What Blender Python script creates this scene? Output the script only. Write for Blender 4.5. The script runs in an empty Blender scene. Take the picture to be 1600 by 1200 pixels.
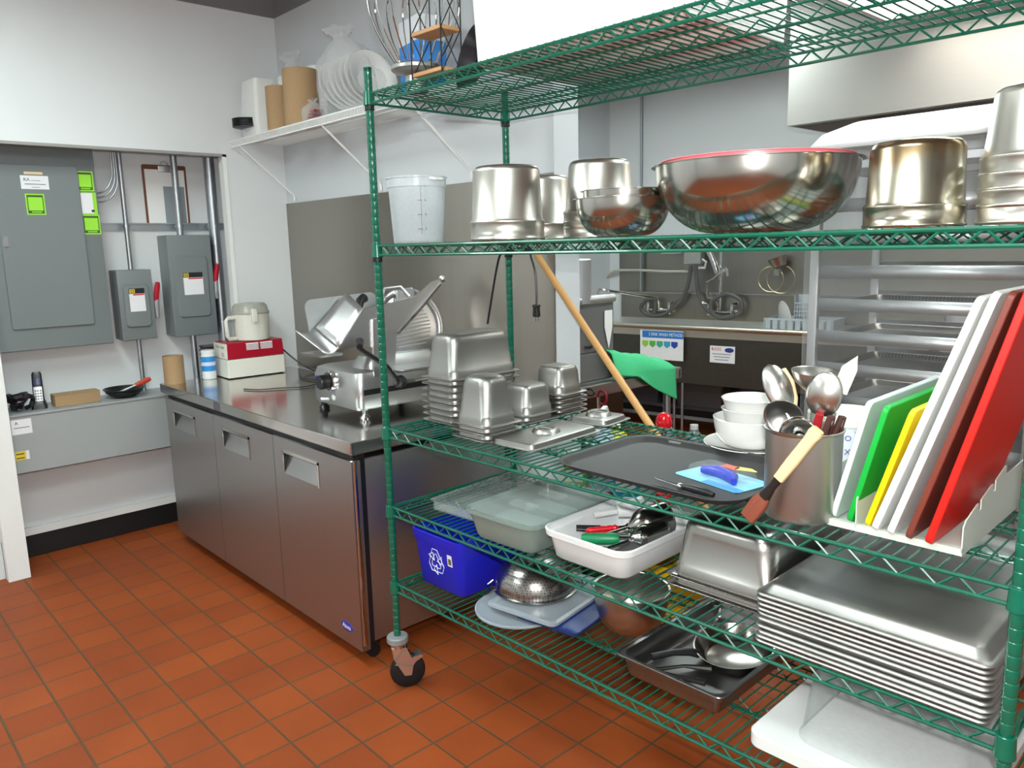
import bpy, math, random
from mathutils import Vector, Matrix, Quaternion
random.seed(7)
SC = bpy.context.scene
COL = SC.collection
PI = math.pi
R = math.radians

# ------------------------------------------------------------------ camera
F_PX = 1221.155
def cam_setup():
    a, b, c = R(-47.374), R(9.979), R(-1.374)
    f = Vector((math.sin(a)*math.cos(b), math.cos(a)*math.cos(b), -math.sin(b)))
    r = Vector((math.cos(a), -math.sin(a), 0)); u = r.cross(f)
    r2 = r*math.cos(c) + u*math.sin(c); u2 = -r*math.sin(c) + u*math.cos(c)
    cd = bpy.data.cameras.new('camera'); co = bpy.data.objects.new('camera', cd); COL.objects.link(co)
    m = Matrix((r2, u2, -f)).transposed().to_4x4(); m.translation = Vector((0, 0, 1.545))
    co.matrix_world = m
    cd.sensor_fit = 'HORIZONTAL'; cd.sensor_width = 36.0; cd.lens = 36.0*F_PX/1600.0
    cd.clip_start = 0.02; cd.clip_end = 50
    SC.camera = co
cam_setup()
SC.view_settings.view_transform = 'Standard'; SC.view_settings.look = 'None'
SC.view_settings.gamma = 1; SC.view_settings.exposure = 1.45
SC.view_settings.use_curve_mapping = False
w = bpy.data.worlds.new('world'); SC.world = w; w.use_nodes = True
w.node_tree.nodes['Background'].inputs[0].default_value = (0.9, 0.95, 1.0, 1)
w.node_tree.nodes['Background'].inputs[1].default_value = 0.4
# the camera's own flash, just above the lens
fl = bpy.data.lights.new('camera_flash', 'AREA'); fl.shape = 'DISK'; fl.size = 0.05; fl.energy = 17; fl.color = (1.0, 0.97, 0.93)
fo = bpy.data.objects.new('camera_flash', fl); COL.objects.link(fo); fo.location = (0.03, -0.02, 1.66)
fo.rotation_euler = (R(82), 0, R(44))

# ------------------------------------------------------------------ materials
def lin(c):
    return tuple(((x/255.0)/12.92 if x/255.0 <= 0.04045 else ((x/255.0+0.055)/1.055)**2.4) for x in c) + (1,)
MATS = {}
def mat(name, rgb=(200, 200, 200), rough=0.5, metal=0.0, trans=0.0, alpha=1.0, emit=0.0, noise=0.0, nscale=20.0, bump=0.0, coat=0.0, ior=1.45, aniso=0.0, stretch=(1, 1, 1), rvar=0.0, sss=0.0):
    if name in MATS: return MATS[name]
    m = bpy.data.materials.new(name); m.use_nodes = True; nt = m.node_tree; p = nt.nodes['Principled BSDF']
    c = lin(rgb)
    p.inputs['Base Color'].default_value = c; p.inputs['Roughness'].default_value = rough; p.inputs['Metallic'].default_value = metal
    p.inputs['Transmission Weight'].default_value = trans; p.inputs['Alpha'].default_value = alpha; p.inputs['IOR'].default_value = ior
    p.inputs['Coat Weight'].default_value = coat
    if sss: p.inputs['Subsurface Weight'].default_value = sss; p.inputs['Subsurface Radius'].default_value = (0.02, 0.02, 0.02)
    if emit: p.inputs['Emission Color'].default_value = c; p.inputs['Emission Strength'].default_value = emit
    tc = nt.nodes.new('ShaderNodeTexCoord'); mp = nt.nodes.new('ShaderNodeMapping'); mp.inputs['Scale'].default_value = stretch
    nt.links.new(tc.outputs['Object'], mp.inputs[0])
    nz = nt.nodes.new('ShaderNodeTexNoise'); nz.inputs['Scale'].default_value = nscale; nz.inputs['Detail'].default_value = 4
    nt.links.new(mp.outputs[0], nz.inputs['Vector'])
    mx = nt.nodes.new('ShaderNodeMix'); mx.data_type = 'RGBA'
    k = max(noise, 0.02)
    mx.inputs[6].default_value = tuple(x*(1-k) for x in c[:3])+(1,); mx.inputs[7].default_value = tuple(min(1, x*(1+k)) for x in c[:3])+(1,)
    nt.links.new(nz.outputs['Fac'], mx.inputs[0]); nt.links.new(mx.outputs[2], p.inputs['Base Color'])
    if rvar:
        mr = nt.nodes.new('ShaderNodeMapRange'); mr.inputs[3].default_value = max(0.02, rough-rvar); mr.inputs[4].default_value = rough+rvar
        nt.links.new(nz.outputs['Fac'], mr.inputs[0]); nt.links.new(mr.outputs[0], p.inputs['Roughness'])
    if bump:
        bp = nt.nodes.new('ShaderNodeBump'); bp.inputs['Strength'].default_value = bump; bp.inputs['Distance'].default_value = 0.002
        nt.links.new(nz.outputs['Fac'], bp.inputs['Height']); nt.links.new(bp.outputs[0], p.inputs['Normal'])
    if aniso:
        p.inputs['Anisotropic'].default_value = aniso
        tg = nt.nodes.new('ShaderNodeTangent'); tg.direction_type = 'RADIAL'; tg.axis = 'Z'
        nt.links.new(tg.outputs[0], p.inputs['Tangent'])
    MATS[name] = m; return m

M_WALL = mat('white_paint', (214, 218, 220), 0.32, noise=0.02, nscale=6, bump=0.05)
M_WALLB = mat('cool_grey_paint', (196, 201, 205), 0.28, noise=0.02, nscale=6, bump=0.05)
M_GREYP = mat('dark_grey_paint', (118, 119, 121), 0.6, noise=0.02)
M_CEIL = mat('ceiling_grey', (190, 190, 188), 0.8)
M_WHITE = mat('white_trim_paint', (228, 231, 230), 0.4)
M_BLACK = mat('black_rubber', (18, 19, 22), 0.5, noise=0.1)
M_PANEL = mat('panel_grey_enamel', (116, 124, 126), 0.42, noise=0.02, bump=0.06, nscale=90)
M_BOXG = mat('gutter_grey_enamel', (150, 156, 157), 0.45, noise=0.02, bump=0.05, nscale=90)
M_GALV = mat('galvanised_steel', (176, 181, 186), 0.42, 1.0, noise=0.08, nscale=40)
M_SS = mat('brushed_stainless', (190, 187, 183), 0.32, 1.0, noise=0.05, nscale=60, stretch=(0.05, 0.05, 1), rvar=0.05, aniso=0.5)
M_SSD = mat('fridge_stainless', (176, 178, 178), 0.40, 1.0, noise=0.05, nscale=90, stretch=(0.02, 1, 1), rvar=0.04, aniso=0.5)
M_SST = mat('worktop_stainless', (205, 202, 198), 0.16, 1.0, noise=0.04, nscale=50, stretch=(0.05, 1, 1), rvar=0.03)
M_SSW = mat('splash_stainless', (162, 157, 149), 0.36, 1.0, noise=0.06, nscale=30, stretch=(1, 1, 0.05), rvar=0.06)
M_SSP = mat('polished_stainless', (186, 183, 177), 0.18, 1.0, noise=0.06, nscale=12, rvar=0.03)
M_PAN = mat('hotel_pan_stainless', (160, 159, 155), 0.4, 1.0, noise=0.05, nscale=140, rvar=0.05, bump=0.03)
M_POT = mat('pot_stainless', (192, 189, 182), 0.3, 1.0, noise=0.08, nscale=10, rvar=0.05, aniso=0.6)
M_SATIN = mat('satin_utensil_steel', (208, 206, 202), 0.3, 1.0, noise=0.04, nscale=30)
M_ALU = mat('aluminium', (206, 209, 212), 0.42, 0.85, noise=0.05, nscale=30)
M_ALUS = mat('cast_aluminium', (205, 206, 207), 0.35, 1.0, noise=0.04, nscale=40)
M_SHEET = mat('worn_sheet_pan_aluminium', (188, 189, 186), 0.42, 1.0, noise=0.16, nscale=9, rvar=0.1, bump=0.05)
M_CHROME = mat('chrome', (215, 215, 215), 0.08, 1.0)
M_GREEN = mat('green_epoxy', (4, 92, 72), 0.24, 0.0, noise=0.08, nscale=60, coat=0.5)
M_GREEN2 = mat('green_epoxy_wire', (4, 86, 67), 0.3, 0.0, noise=0.1, nscale=40, coat=0.3)
M_BLKP = mat('black_plastic', (24, 24, 27), 0.35)
M_GRYP = mat('grey_plastic', (128, 130, 132), 0.5)
M_WPL = mat('white_plastic', (214, 217, 217), 0.35, sss=0.1)
M_WPT = mat('translucent_white_plastic', (226, 229, 230), 0.35, trans=0.35, ior=1.2)
M_CERA = mat('white_porcelain', (222, 222, 219), 0.12, coat=0.5)
M_RED = mat('red_plastic', (212, 22, 12), 0.4)
M_PAPER = mat('white_paper', (232, 234, 234), 0.6)
M_CARD = mat('kraft_cardboard', (160, 132, 98), 0.8, noise=0.06, nscale=60, bump=0.1)
M_WOOD = mat('varnished_wood', (196, 150, 92), 0.4, noise=0.15, nscale=30, stretch=(1, 1, 0.05))
M_WOODP = mat('pale_wood', (222, 190, 146), 0.55, noise=0.08, nscale=30, stretch=(1, 1, 0.1))
M_CLEAR = mat('clear_plastic', (235, 240, 240), 0.06, trans=0.95, ior=1.3)

def glassy(name, rgb, rough, fac, tint=1.0, edge=.45):
    """thin clear or milky plastic sheet: part see-through, part glossy/diffuse"""
    m = bpy.data.materials.new(name); m.use_nodes = True; nt = m.node_tree; p = nt.nodes['Principled BSDF']
    p.inputs['Base Color'].default_value = lin(rgb); p.inputs['Roughness'].default_value = rough
    tr = nt.nodes.new('ShaderNodeBsdfTransparent'); tr.inputs[0].default_value = (tint, tint, tint, 1)
    mx = nt.nodes.new('ShaderNodeMixShader'); out = nt.nodes['Material Output']
    lw = nt.nodes.new('ShaderNodeLayerWeight'); lw.inputs[0].default_value = 0.35
    nz = nt.nodes.new('ShaderNodeTexNoise'); nz.inputs['Scale'].default_value = 25
    ad = nt.nodes.new('ShaderNodeMath'); ad.operation = 'MULTIPLY_ADD'; ad.inputs[1].default_value = edge; ad.inputs[2].default_value = fac
    nt.links.new(lw.outputs['Facing'], ad.inputs[0])
    m2 = nt.nodes.new('ShaderNodeMath'); m2.operation = 'MULTIPLY_ADD'; m2.inputs[1].default_value = 0.08; nt.links.new(nz.outputs['Fac'], m2.inputs[0]); nt.links.new(ad.outputs[0], m2.inputs[2])
    nt.links.new(m2.outputs[0], mx.inputs[0]); nt.links.new(tr.outputs[0], mx.inputs[1]); nt.links.new(p.outputs[0], mx.inputs[2])
    nt.links.new(mx.outputs[0], out.inputs[0]); MATS[name] = m; return m
M_FILM = glassy('clear_film', (235, 238, 240), 0.12, 0.06, edge=.35)
M_TUBC = glassy('clear_polycarbonate', (200, 212, 212), 0.15, 0.03, edge=.16)
M_TUBG = glassy('grey_polycarbonate', (132, 150, 144), 0.2, 0.6)
M_BUBB = glassy('bubble_film', (235, 238, 240), 0.1, -0.04, edge=.16)
M_MILK = glassy('milky_plastic', (206, 216, 221), 0.3, 0.32)
M_MILKL = glassy('milky_lid_plastic', (158, 168, 176), 0.3, 0.62)

def tile_mat():
    m = bpy.data.materials.new('quarry_tile'); m.use_nodes = True; nt = m.node_tree; p = nt.nodes['Principled BSDF']
    tc = nt.nodes.new('ShaderNodeTexCoord'); mp = nt.nodes.new('ShaderNodeMapping')
    mp.inputs['Location'].default_value = (1.998+0.003+16.2, -1.484+0.003+16.2, 0)
    nt.links.new(tc.outputs['Object'], mp.inputs[0])
    br = nt.nodes.new('ShaderNodeTexBrick'); br.offset = 0; br.squash = 1
    br.inputs['Scale'].default_value = 1; br.inputs['Brick Width'].default_value = 0.162; br.inputs['Row Height'].default_value = 0.162
    br.inputs['Mortar Size'].default_value = 0.0044; br.inputs['Mortar Smooth'].default_value = 0.3; br.inputs['Bias'].default_value = 0.0
    br.inputs['Color1'].default_value = lin((150, 72, 29)); br.inputs['Color2'].default_value = lin((136, 63, 26)); br.inputs['Mortar'].default_value = lin((92, 68, 46))
    nt.links.new(mp.outputs[0], br.inputs['Vector'])
    nz = nt.nodes.new('ShaderNodeTexNoise'); nz.inputs['Scale'].default_value = 3.5; nz.inputs['Detail'].default_value = 6; nt.links.new(tc.outputs['Object'], nz.inputs['Vector'])
    hs = nt.nodes.new('ShaderNodeMix'); hs.data_type = 'RGBA'; hs.blend_type = 'MULTIPLY'; hs.inputs[0].default_value = 0.35
    cr = nt.nodes.new('ShaderNodeValToRGB'); cr.color_ramp.elements[0].position = 0.3; cr.color_ramp.elements[0].color = (0.55, 0.5, 0.5, 1); cr.color_ramp.elements[1].position = 0.7
    nt.links.new(nz.outputs['Fac'], cr.inputs[0]); nt.links.new(br.outputs['Color'], hs.inputs[6]); nt.links.new(cr.outputs[0], hs.inputs[7])
    nt.links.new(hs.outputs[2], p.inputs['Base Color'])
    bp = nt.nodes.new('ShaderNodeBump'); bp.inputs['Strength'].default_value = 0.5; bp.inputs['Distance'].default_value = 0.004; bp.invert = True
    nz2 = nt.nodes.new('ShaderNodeTexNoise'); nz2.inputs['Scale'].default_value = 60; nt.links.new(tc.outputs['Object'], nz2.inputs['Vector'])
    am = nt.nodes.new('ShaderNodeMath'); am.operation = 'MULTIPLY_ADD'; am.inputs[1].default_value = 0.12; nt.links.new(nz2.outputs['Fac'], am.inputs[0]); nt.links.new(br.outputs['Fac'], am.inputs[2])
    nt.links.new(am.outputs[0], bp.inputs['Height']); nt.links.new(bp.outputs[0], p.inputs['Normal'])
    p.inputs['Roughness'].default_value = 0.55; p.inputs['Specular IOR Level'].default_value = 0.25
    return m
M_TILE = tile_mat()

# ------------------------------------------------------------------ mesh builder
class MB:
    def __init__(s): s.v = []; s.f = []; s.T = None
    def add(s, vs, fs, T=None):
        n = len(s.v); T = T or s.T
        s.v += [tuple(T @ Vector(p)) if T else tuple(p) for p in vs]
        s.f += [tuple(i+n for i in f) for f in fs]; return s
    def box(s, x0, x1, y0, y1, z0, z1, T=None):
        return s.add([(x0,y0,z0),(x1,y0,z0),(x1,y1,z0),(x0,y1,z0),(x0,y0,z1),(x1,y0,z1),(x1,y1,z1),(x0,y1,z1)],
              [(0,3,2,1),(4,5,6,7),(0,1,5,4),(1,2,6,5),(2,3,7,6),(3,0,4,7)], T)
    def bbox(s, x0, x1, y0, y1, z0, z1, b=0.003, T=None):
        cx, cy = (x0+x1)/2, (y0+y1)/2; hx, hy = (x1-x0)/2, (y1-y0)/2
        return s.rr([(hx-b, hy-b, z0, b), (hx, hy, z0+b, b), (hx, hy, z1-b, b), (hx-b, hy-b, z1, b)], cx, cy, n=2, T=T)
    def ring_loft(s, rings, cap0=True, cap1=True, T=None, closed=True):
        n = len(rings[0]); vs = [p for r in rings for p in r]; fs = []
        m = n if closed else n-1
        for i in range(len(rings)-1):
            for j in range(m):
                a, b = i*n+j, i*n+(j+1) % n
                fs.append((a, b, b+n, a+n))
        if cap0: fs.append(tuple(range(n-1, -1, -1)))
        if cap1: fs.append(tuple((len(rings)-1)*n+j for j in range(n)))
        return s.add(vs, fs, T)
    def rr(s, secs, cx=0, cy=0, n=5, cap0=True, cap1=True, T=None):
        """loft of rounded rectangles (half x, half y, z, corner radius[, cx, cy])"""
        rings = []
        for q in secs:
            hx, hy, z, r = q[:4]; ox, oy = (q[4], q[5]) if len(q) > 4 else (0, 0)
            r = max(1e-5, min(r, hx-1e-5, hy-1e-5)); ring = []
            for k, (sx, sy) in enumerate(((1, 1), (-1, 1), (-1, -1), (1, -1))):
                for i in range(n+1):
                    t = PI/2*(k + i/n)
                    ring.append((cx+ox+sx*(hx-r)+r*math.cos(t), cy+oy+sy*(hy-r)+r*math.sin(t), z))
            rings.append(ring)
        return s.ring_loft(rings, cap0, cap1, T)
    def lathe(s, prof, n=48, cx=0, cy=0, cap0=False, cap1=False, T=None):
        rings = [[(cx+r*math.cos(2*PI*j/n), cy+r*math.sin(2*PI*j/n), z) for j in range(n)] for r, z in prof]
        return s.ring_loft(rings, cap0, cap1, T)
    def cyl(s, r, z0, z1, n=24, cx=0, cy=0, T=None, r1=None):
        return s.lathe([(r, z0), (r if r1 is None else r1, z1)], n, cx, cy, True, True, T)
    def tube(s, pts, r, n=6, closed=False, T=None):
        P = [Vector(p) for p in pts]; rings = []; N = len(P); up = None
        for i in range(N):
            if closed: d = P[(i+1) % N]-P[i-1]
            else: d = P[min(i+1, N-1)]-P[max(i-1, 0)]
            if d.length < 1e-9: d = Vector((0, 0, 1))
            d.normalize()
            if up is None:
                up = Vector((0, 0, 1)) if abs(d.z) < 0.9 else Vector((1, 0, 0))
            a = d.cross(up)
            if a.length < 1e-4: a = d.cross(Vector((1, 0, 0)) if abs(d.x) < .9 else Vector((0, 1, 0)))
            a.normalize(); b = a.cross(d).normalized(); up = b
            rr_ = r[i] if isinstance(r, (list, tuple)) else r
            rings.append([tuple(P[i]+(a*math.cos(2*PI*j/n)+b*math.sin(2*PI*j/n))*rr_) for j in range(n)])
        if closed:
            rings.append(rings[0]); return s.ring_loft(rings, False, False, T)
        return s.ring_loft(rings, True, True, T)
    def prism(s, poly, t0, t1, axis='y', T=None):
        """extrude a 2-D polygon: axis y -> poly in xz; axis x -> poly in yz; axis z -> poly in xy"""
        def mk(p, t): return (p[0], t, p[1]) if axis == 'y' else ((t, p[0], p[1]) if axis == 'x' else (p[0], p[1], t))
        n = len(poly); vs = [mk(p, t0) for p in poly]+[mk(p, t1) for p in poly]
        fs = [tuple(range(n-1, -1, -1)), tuple(range(n, 2*n))]+[(i, (i+1) % n, (i+1) % n+n, i+n) for i in range(n)]
        return s.add(vs, fs, T)
    def grid(s, fn, nu, nv, T=None):
        vs = [fn(i/nu, j/nv) for i in range(nu+1) for j in range(nv+1)]
        fs = [(i*(nv+1)+j, (i+1)*(nv+1)+j, (i+1)*(nv+1)+j+1, i*(nv+1)+j+1) for i in range(nu) for j in range(nv)]
        return s.add(vs, fs, T)
    def build(s, name, m, parent=None, loc=None, rz=None, ang=35, label=None, solid=0, kind=None):
        me = bpy.data.meshes.new(name); me.from_pydata(s.v, [], s.f); me.update()
        import bmesh
        bm = bmesh.new(); bm.from_mesh(me); bmesh.ops.remove_doubles(bm, verts=bm.verts, dist=1e-6); bmesh.ops.recalc_face_normals(bm, faces=bm.faces); bm.to_mesh(me); bm.free()
        me.materials.append(m)
        me.polygons.foreach_set('use_smooth', [True]*len(me.polygons)); me.set_sharp_from_angle(angle=R(ang))
        o = bpy.data.objects.new(name, me); COL.objects.link(o)
        if parent: o.parent = parent
        if loc is not None: o.location = loc
        if rz is not None: o.rotation_euler = (0, 0, rz)
        if label: o['label'] = label
        if kind: o['kind'] = kind
        if solid:
            md = o.modifiers.new('thickness', 'SOLIDIFY'); md.thickness = solid; md.offset = 0
        return o

def thing(name, label, cat, loc=(0, 0, 0), rz=0.0, group=None, rot=None):
    o = bpy.data.objects.new(name, None); COL.objects.link(o); o.empty_display_size = 0.05
    o.location = loc
    if rot is not None: o.rotation_euler = rot.to_euler()
    else: o.rotation_euler = (0, 0, rz)
    o['label'] = label; o['category'] = cat
    if group: o['group'] = group
    return o
def tag(o, label, cat, group=None):
    o['label'] = label; o['category'] = cat
    if group: o['group'] = group
    return o
def struct(o): o['kind'] = 'structure'; return o
def kids(o): return [c for c in bpy.data.objects if c.parent == o]
def dup(root, loc, rz=None, label=None, group=None):
    def rec(o, par):
        c = o.copy(); COL.objects.link(c)
        if par: c.parent = par
        for ch in kids(o): rec(ch, c)
        return c
    c = rec(root, None); c.location = loc
    if rz is not None: c.rotation_euler = (0, 0, rz)
    if label: c['label'] = label
    if group: c['group'] = group
    return c
def text(name, body, size, m, parent, T, ext=0.0003, align='CENTER', sx=1.0):
    cu = bpy.data.curves.new(name, 'FONT'); cu.body = body; cu.size = size; cu.extrude = ext; cu.align_x = align; cu.align_y = 'CENTER'; cu.resolution_u = 2
    tmp = bpy.data.objects.new('tmp', cu)
    me = bpy.data.meshes.new_from_object(tmp); bpy.data.objects.remove(tmp)
    me.transform(T @ Matrix.Diagonal((sx, 1, 1, 1))); me.materials.append(m)
    o = bpy.data.objects.new(name, me); COL.objects.link(o); o.parent = parent
    return o
def frame(o, x, y, z=None):
    """matrix with given origin and local x / y axes"""
    x = Vector(x).normalized(); y = Vector(y); y = (y-x*y.dot(x)).normalized(); z = x.cross(y)
    m = Matrix((x, y, z)).transposed().to_4x4(); m.translation = Vector(o); return m
def stand(base, tip, facing):
    """rotation with local z along base->tip and local +y turned towards facing"""
    z = (Vector(tip)-Vector(base)).normalized(); y = Vector(facing); y = (y-z*y.dot(z)).normalized(); x = y.cross(z)
    return Matrix((x, y, z)).transposed()
def aim(base, direction, roll=0.0):
    """rotation taking local +Z to direction"""
    q = Vector((0, 0, 1)).rotation_difference(Vector(direction).normalized())
    return q @ Quaternion((0, 0, 1), roll)

# shelf frame: u along the long front, v towards the back
SY = R(1.2); SA = Vector((-2.182, 1.428, 0))
UX = Vector((math.cos(SY), math.sin(SY), 0)); UY = Vector((-math.sin(SY), math.cos(SY), 0))
def W(u, v, z): return SA + UX*u + UY*v + Vector((0, 0, z))
Z1, Z2, Z3, Z4, Z5 = 2.033, 1.562, 0.956, 0.681, 0.402
SL, SD = 1.847, 0.59

# ------------------------------------------------------------------ room
def wallbox(name, x0, x1, y0, y1, z0, z1, m): return struct(MB().box(x0, x1, y0, y1, z0, z1).build(name, m))
ZT = 3.4
wallbox('floor', -5.2, 2.4, -3.0, 7.6, -0.1, 0, M_TILE)
wallbox('ceiling', -5.2, 2.4, -3.0, 7.6, ZT, ZT+0.1, M_CEIL)
# left wall with the recess for the electrical gear
wallbox('wall_left', -4.36, -4.3, -3.0, 2.35, 2.068, 2.83, M_WALL)
wallbox('wall_left_pier', -4.36, -4.3, 1.853, 2.35, 0, 2.068, M_WALL)
wallbox('wall_left_front', -4.42, -4.36, -3.0, 0.61, 0, 2.83, M_WALL)
wallbox('wall_left_recess', -4.7, -4.6, -3.0, 2.35, 0, 2.83, M_WALL)
wallbox('wall_left_return', -4.6, -4.36, 2.0, 2.35, 0, 2.83, M_WALL)
struct(MB().box(-4.7, -4.3, -3.0, 2.35, 2.83, ZT).build('wall_left_upper', M_GREYP))
struct(MB().box(-4.3, -2.14, 2.215, 2.352, 0, 2.83).build('wall_back', M_WALLB))
struct(MB().box(-4.3, -2.14, 2.215, 2.352, 2.83, ZT).build('wall_back_upper', M_GREYP))
struct(MB().box(-4.345, -4.29, 0.61, 0.703, 0, 2.068).build('trim_1', M_WHITE))
struct(MB().box(-4.345, -4.296, 1.850, 1.872, 0, 2.075).build('trim_2', M_WHITE))
struct(MB().box(-4.345, -4.296, 0.5, 1.872, 2.064, 2.078).build('trim_3', mat('grey_metal_edge', (150, 148, 146), 0.5)))
struct(MB().bbox(-4.6, -4.584, 0.4, 2.0, 0, 0.118).build('baseboard_left', M_BLACK))
struct(MB().box(-4.6, -4.575, 0.4, 2.0, 0.12, 0.16).build('trim_4', M_WHITE))
# far left, right and front walls close the room
wallbox('wall_far_left', -5.0, -4.7, 2.0, 7.4, 0, ZT, M_WALLB)
wallbox('wall_right', 2.2, 2.3, -3.0, 7.6, 0, ZT, M_WALL)
wallbox('wall_front', -4.7, 2.3, -3.0, -2.9, 0, ZT, M_WALL)
# sink wall frame
SO = Vector((-4.147, 5.049, 0)); KA = Vector((.985, .173, 0)).normalized(); KB = Vector((-KA.y, KA.x, 0)); KR = math.atan2(KA.y, KA.x)
def K(a, v, z): return SO + KA*a + KB*v + Vector((0, 0, z))
struct(MB().box(-0.9, 6.4, 0.62, 0.72, 0, 2.83).build('wall_back_sink', M_WALL, loc=tuple(SO), rz=KR))
struct(MB().box(-0.9, 6.4, 0.62, 0.72, 2.83, ZT).build('wall_back_sink_upper', M_WALL, loc=tuple(SO), rz=KR))

# ceiling light fixtures (recessed-look troffers hung below the dark roof)
M_DIFF2 = mat('dim_light_diffuser', (255, 250, 240), 0.5, emit=2.2)
M_DIFF = mat('light_diffuser', (240, 253, 250), 0.5, emit=9.0)
def troffer(x, y, z, L, Wd, rz, label, dm=None):
    t = thing('ceiling_light', label, 'ceiling light', (x, y, z), rz, 'fluorescent ceiling lights')
    f = MB(); 
    for x0, x1, y0, y1 in ((-L/2, L/2, -Wd/2, -Wd/2+.03), (-L/2, L/2, Wd/2-.03, Wd/2), (-L/2, -L/2+.03, -Wd/2+.03, Wd/2-.03), (L/2-.03, L/2, -Wd/2+.03, Wd/2-.03)): f.box(x0, x1, y0, y1, 0, 0.08)
    f.box(-L/2, L/2, -Wd/2, Wd/2, 0.08, 0.1)
    f.build('frame', M_WHITE, t)
    MB().box(-L/2+.03, L/2-.03, -Wd/2+.03, Wd/2-.03, 0.012, 0.02).build('diffuser', dm or M_DIFF, t)
    for sx in (-1, 1): MB().tube([(sx*L*.4, 0, .1), (sx*L*.4, 0, ZT-z)], .004).build('hanger', M_GALV, t)
    return t
troffer(-1.16, 3.93, 2.6, 1.22, 0.64, 0, 'fluorescent ceiling light seen through the top wire shelf', M_DIFF2)
troffer(-2.9, 0.4, 2.85, 1.2, 0.6, 0, 'fluorescent ceiling light over the tiled aisle')
troffer(-0.6, 0.2, 2.85, 1.2, 0.6, 0, 'fluorescent ceiling light above the camera')
troffer(-0.6, 2.7, 2.9, 1.2, 0.6, 0, 'fluorescent ceiling light above the pan rack')
troffer(-3.2, 4.0, 2.9, 1.2, 0.6, 0, 'fluorescent ceiling light over the wash sinks')
troffer(-2.9, -1.8, 2.85, 1.2, 0.6, 0, 'fluorescent ceiling light at the front wall')
troffer(1.0, -1.0, 2.85, 1.2, 0.6, 0, 'fluorescent ceiling light near the right wall')
# ------------------------------------------------------------------ splash sheet
o = MB().bbox(-4.298, -2.142, 2.207, 2.2145, 0.87, 1.82, 0.0015).build('steel_splash_panel', M_SSW)
tag(o, 'large brushed steel sheet lining the wall behind the slicer', 'wall panel')

# ------------------------------------------------------------------ worktop refrigerator
def fridge():
    x1, x0, y0, y1 = -2.378, -4.228, 1.402, 2.16
    t = thing('undercounter_refrigerator', 'long stainless worktop refrigerator with three doors, left of the green shelving', 'refrigerator', (x0, y0, 0))
    L = x1-x0; D = y1-y0
    # cabinet body (behind doors)
    bd = MB().bbox(0.012, L-0.012, 0.058, D-0.01, 0.085, 0.80, 0.003); bd.build('body', M_SSD, t)
    MB().box(0.02, L-0.02, 0.036, 0.058, 0.10, 0.80).build('door_gasket', M_BLACK, t)
    # worktop
    w_ = MB(); w_.rr([(L/2+.032, D/2-.003, .822, .004), (L/2+.035, D/2, .826, .004), (L/2+.035, D/2, .868, .004), (L/2+.0325, D/2-.0025, .8705, .004)], L/2-.035, D/2, n=2)
    w_.build('worktop', M_SST, t)
    MB().box(0.01, L-0.01, 0.012, 0.06, 0.802, 0.822).build('shadow_gap', M_BLACK, t)
    dw = L/3
    for i in range(3):
        a, bb = i*dw+(0.001 if i else 0.0), (i+1)*dw-0.003
        # door panel with a recessed pull: front face built around the recess
        hx0, hx1 = a+dw*.17, a+dw*.62 if i < 2 else a+dw*.60
        if i == 2: hx0, hx1 = a+dw*.14, a+dw*.60
        zt, zb = 0.752, 0.655
        m = MB(); yf, yb = 0.0, 0.036; z0, z1 = 0.066, 0.80
        m.box(a, hx0, yf, yb, z0, z1); m.box(hx1, bb, yf, yb, z0, z1); m.box(hx0, hx1, yf, yb, zt, z1); m.box(hx0, hx1, yf, yb, z0, zb)
        # sloping floor of the pull
        m.add([(hx0, yf, zb), (hx1, yf, zb), (hx1, yb-.003, zt), (hx0, yb-.003, zt)], [(0, 1, 2, 3)])
        d = m.build('door', M_SSD, t)
        h = MB(); h.box(hx0-.004, hx1+.004, -.003, yb-.002, zt-.010, zt+.004); h.box(hx0-.004, hx0, -.003, .02, zb+.01, zt); h.box(hx1-.006, hx1+.004, -.003, .02, zb-.004, zt)
        h.build('handle_bezel', M_SST, d)
        g = MB(); g.add([(hx0+.0006, yf+.001, zt), (hx0+.0006, yb-.004, zt-.002), (hx0+.0006, yf+.001, zb)], [(0, 1, 2)]); g.box(hx0, hx1-.006, .004, yb-.004, zt-.016, zt-.010)
        g.build('handle_recess', M_BLKP, d)
    # corner post at right front, and dark gap strip
    MB().lathe([(.014, .085), (.016, .09), (.016, .8), (.014, .802)], 20, L-.016, .016, True, True).build('corner_trim', M_SST, t)
    MB().box(L-.014, L-.010, .034, .060, .085, .80).build('side_gasket', M_BLKP, t)
    # oval badge
    bg = MB(); ring = lambda z, k: [(L-.105+.042*k*math.cos(q*2*PI/28), z, .135+.019*k*math.sin(q*2*PI/28)) for q in range(28)]
    bg.ring_loft([ring(0, 1.0), ring(-.0015, 1.0), ring(-.0022, .93)], True, True)
    bgo = bg.build('badge', mat('badge_blue', (48, 52, 150), 0.3), t, label='blue oval maker badge low on the right door')
    text('badge_lettering', 'Atosa', .026, mat('badge_white', (225, 228, 235), 0.4), bgo, frame((L-.105, -.0026, .135), (1, 0, 0), (0, 0, 1)), sx=.95)
    # label patch on the worktop edge
    MB().box(L*.345, L*.385, -.0008, 0, .826, .866).build('spec_plate', mat('dark_plate', (88, 88, 96), 0.5), t)
    # casters
    for cx, cy in ((L-.06, .08), (L-.06, D-.08), (.06, .08), (.06, D-.08)):
        c = MB(); c.box(cx-.02, cx+.02, cy-.02, cy+.02, .055, .085); c.cyl(.026, -.012, .012, 20, T=Matrix.Translation((cx, cy, .026)) @ Matrix.Rotation(PI/2, 4, 'Y'))
        c.build('caster', M_BLACK, t)
fridge()

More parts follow.
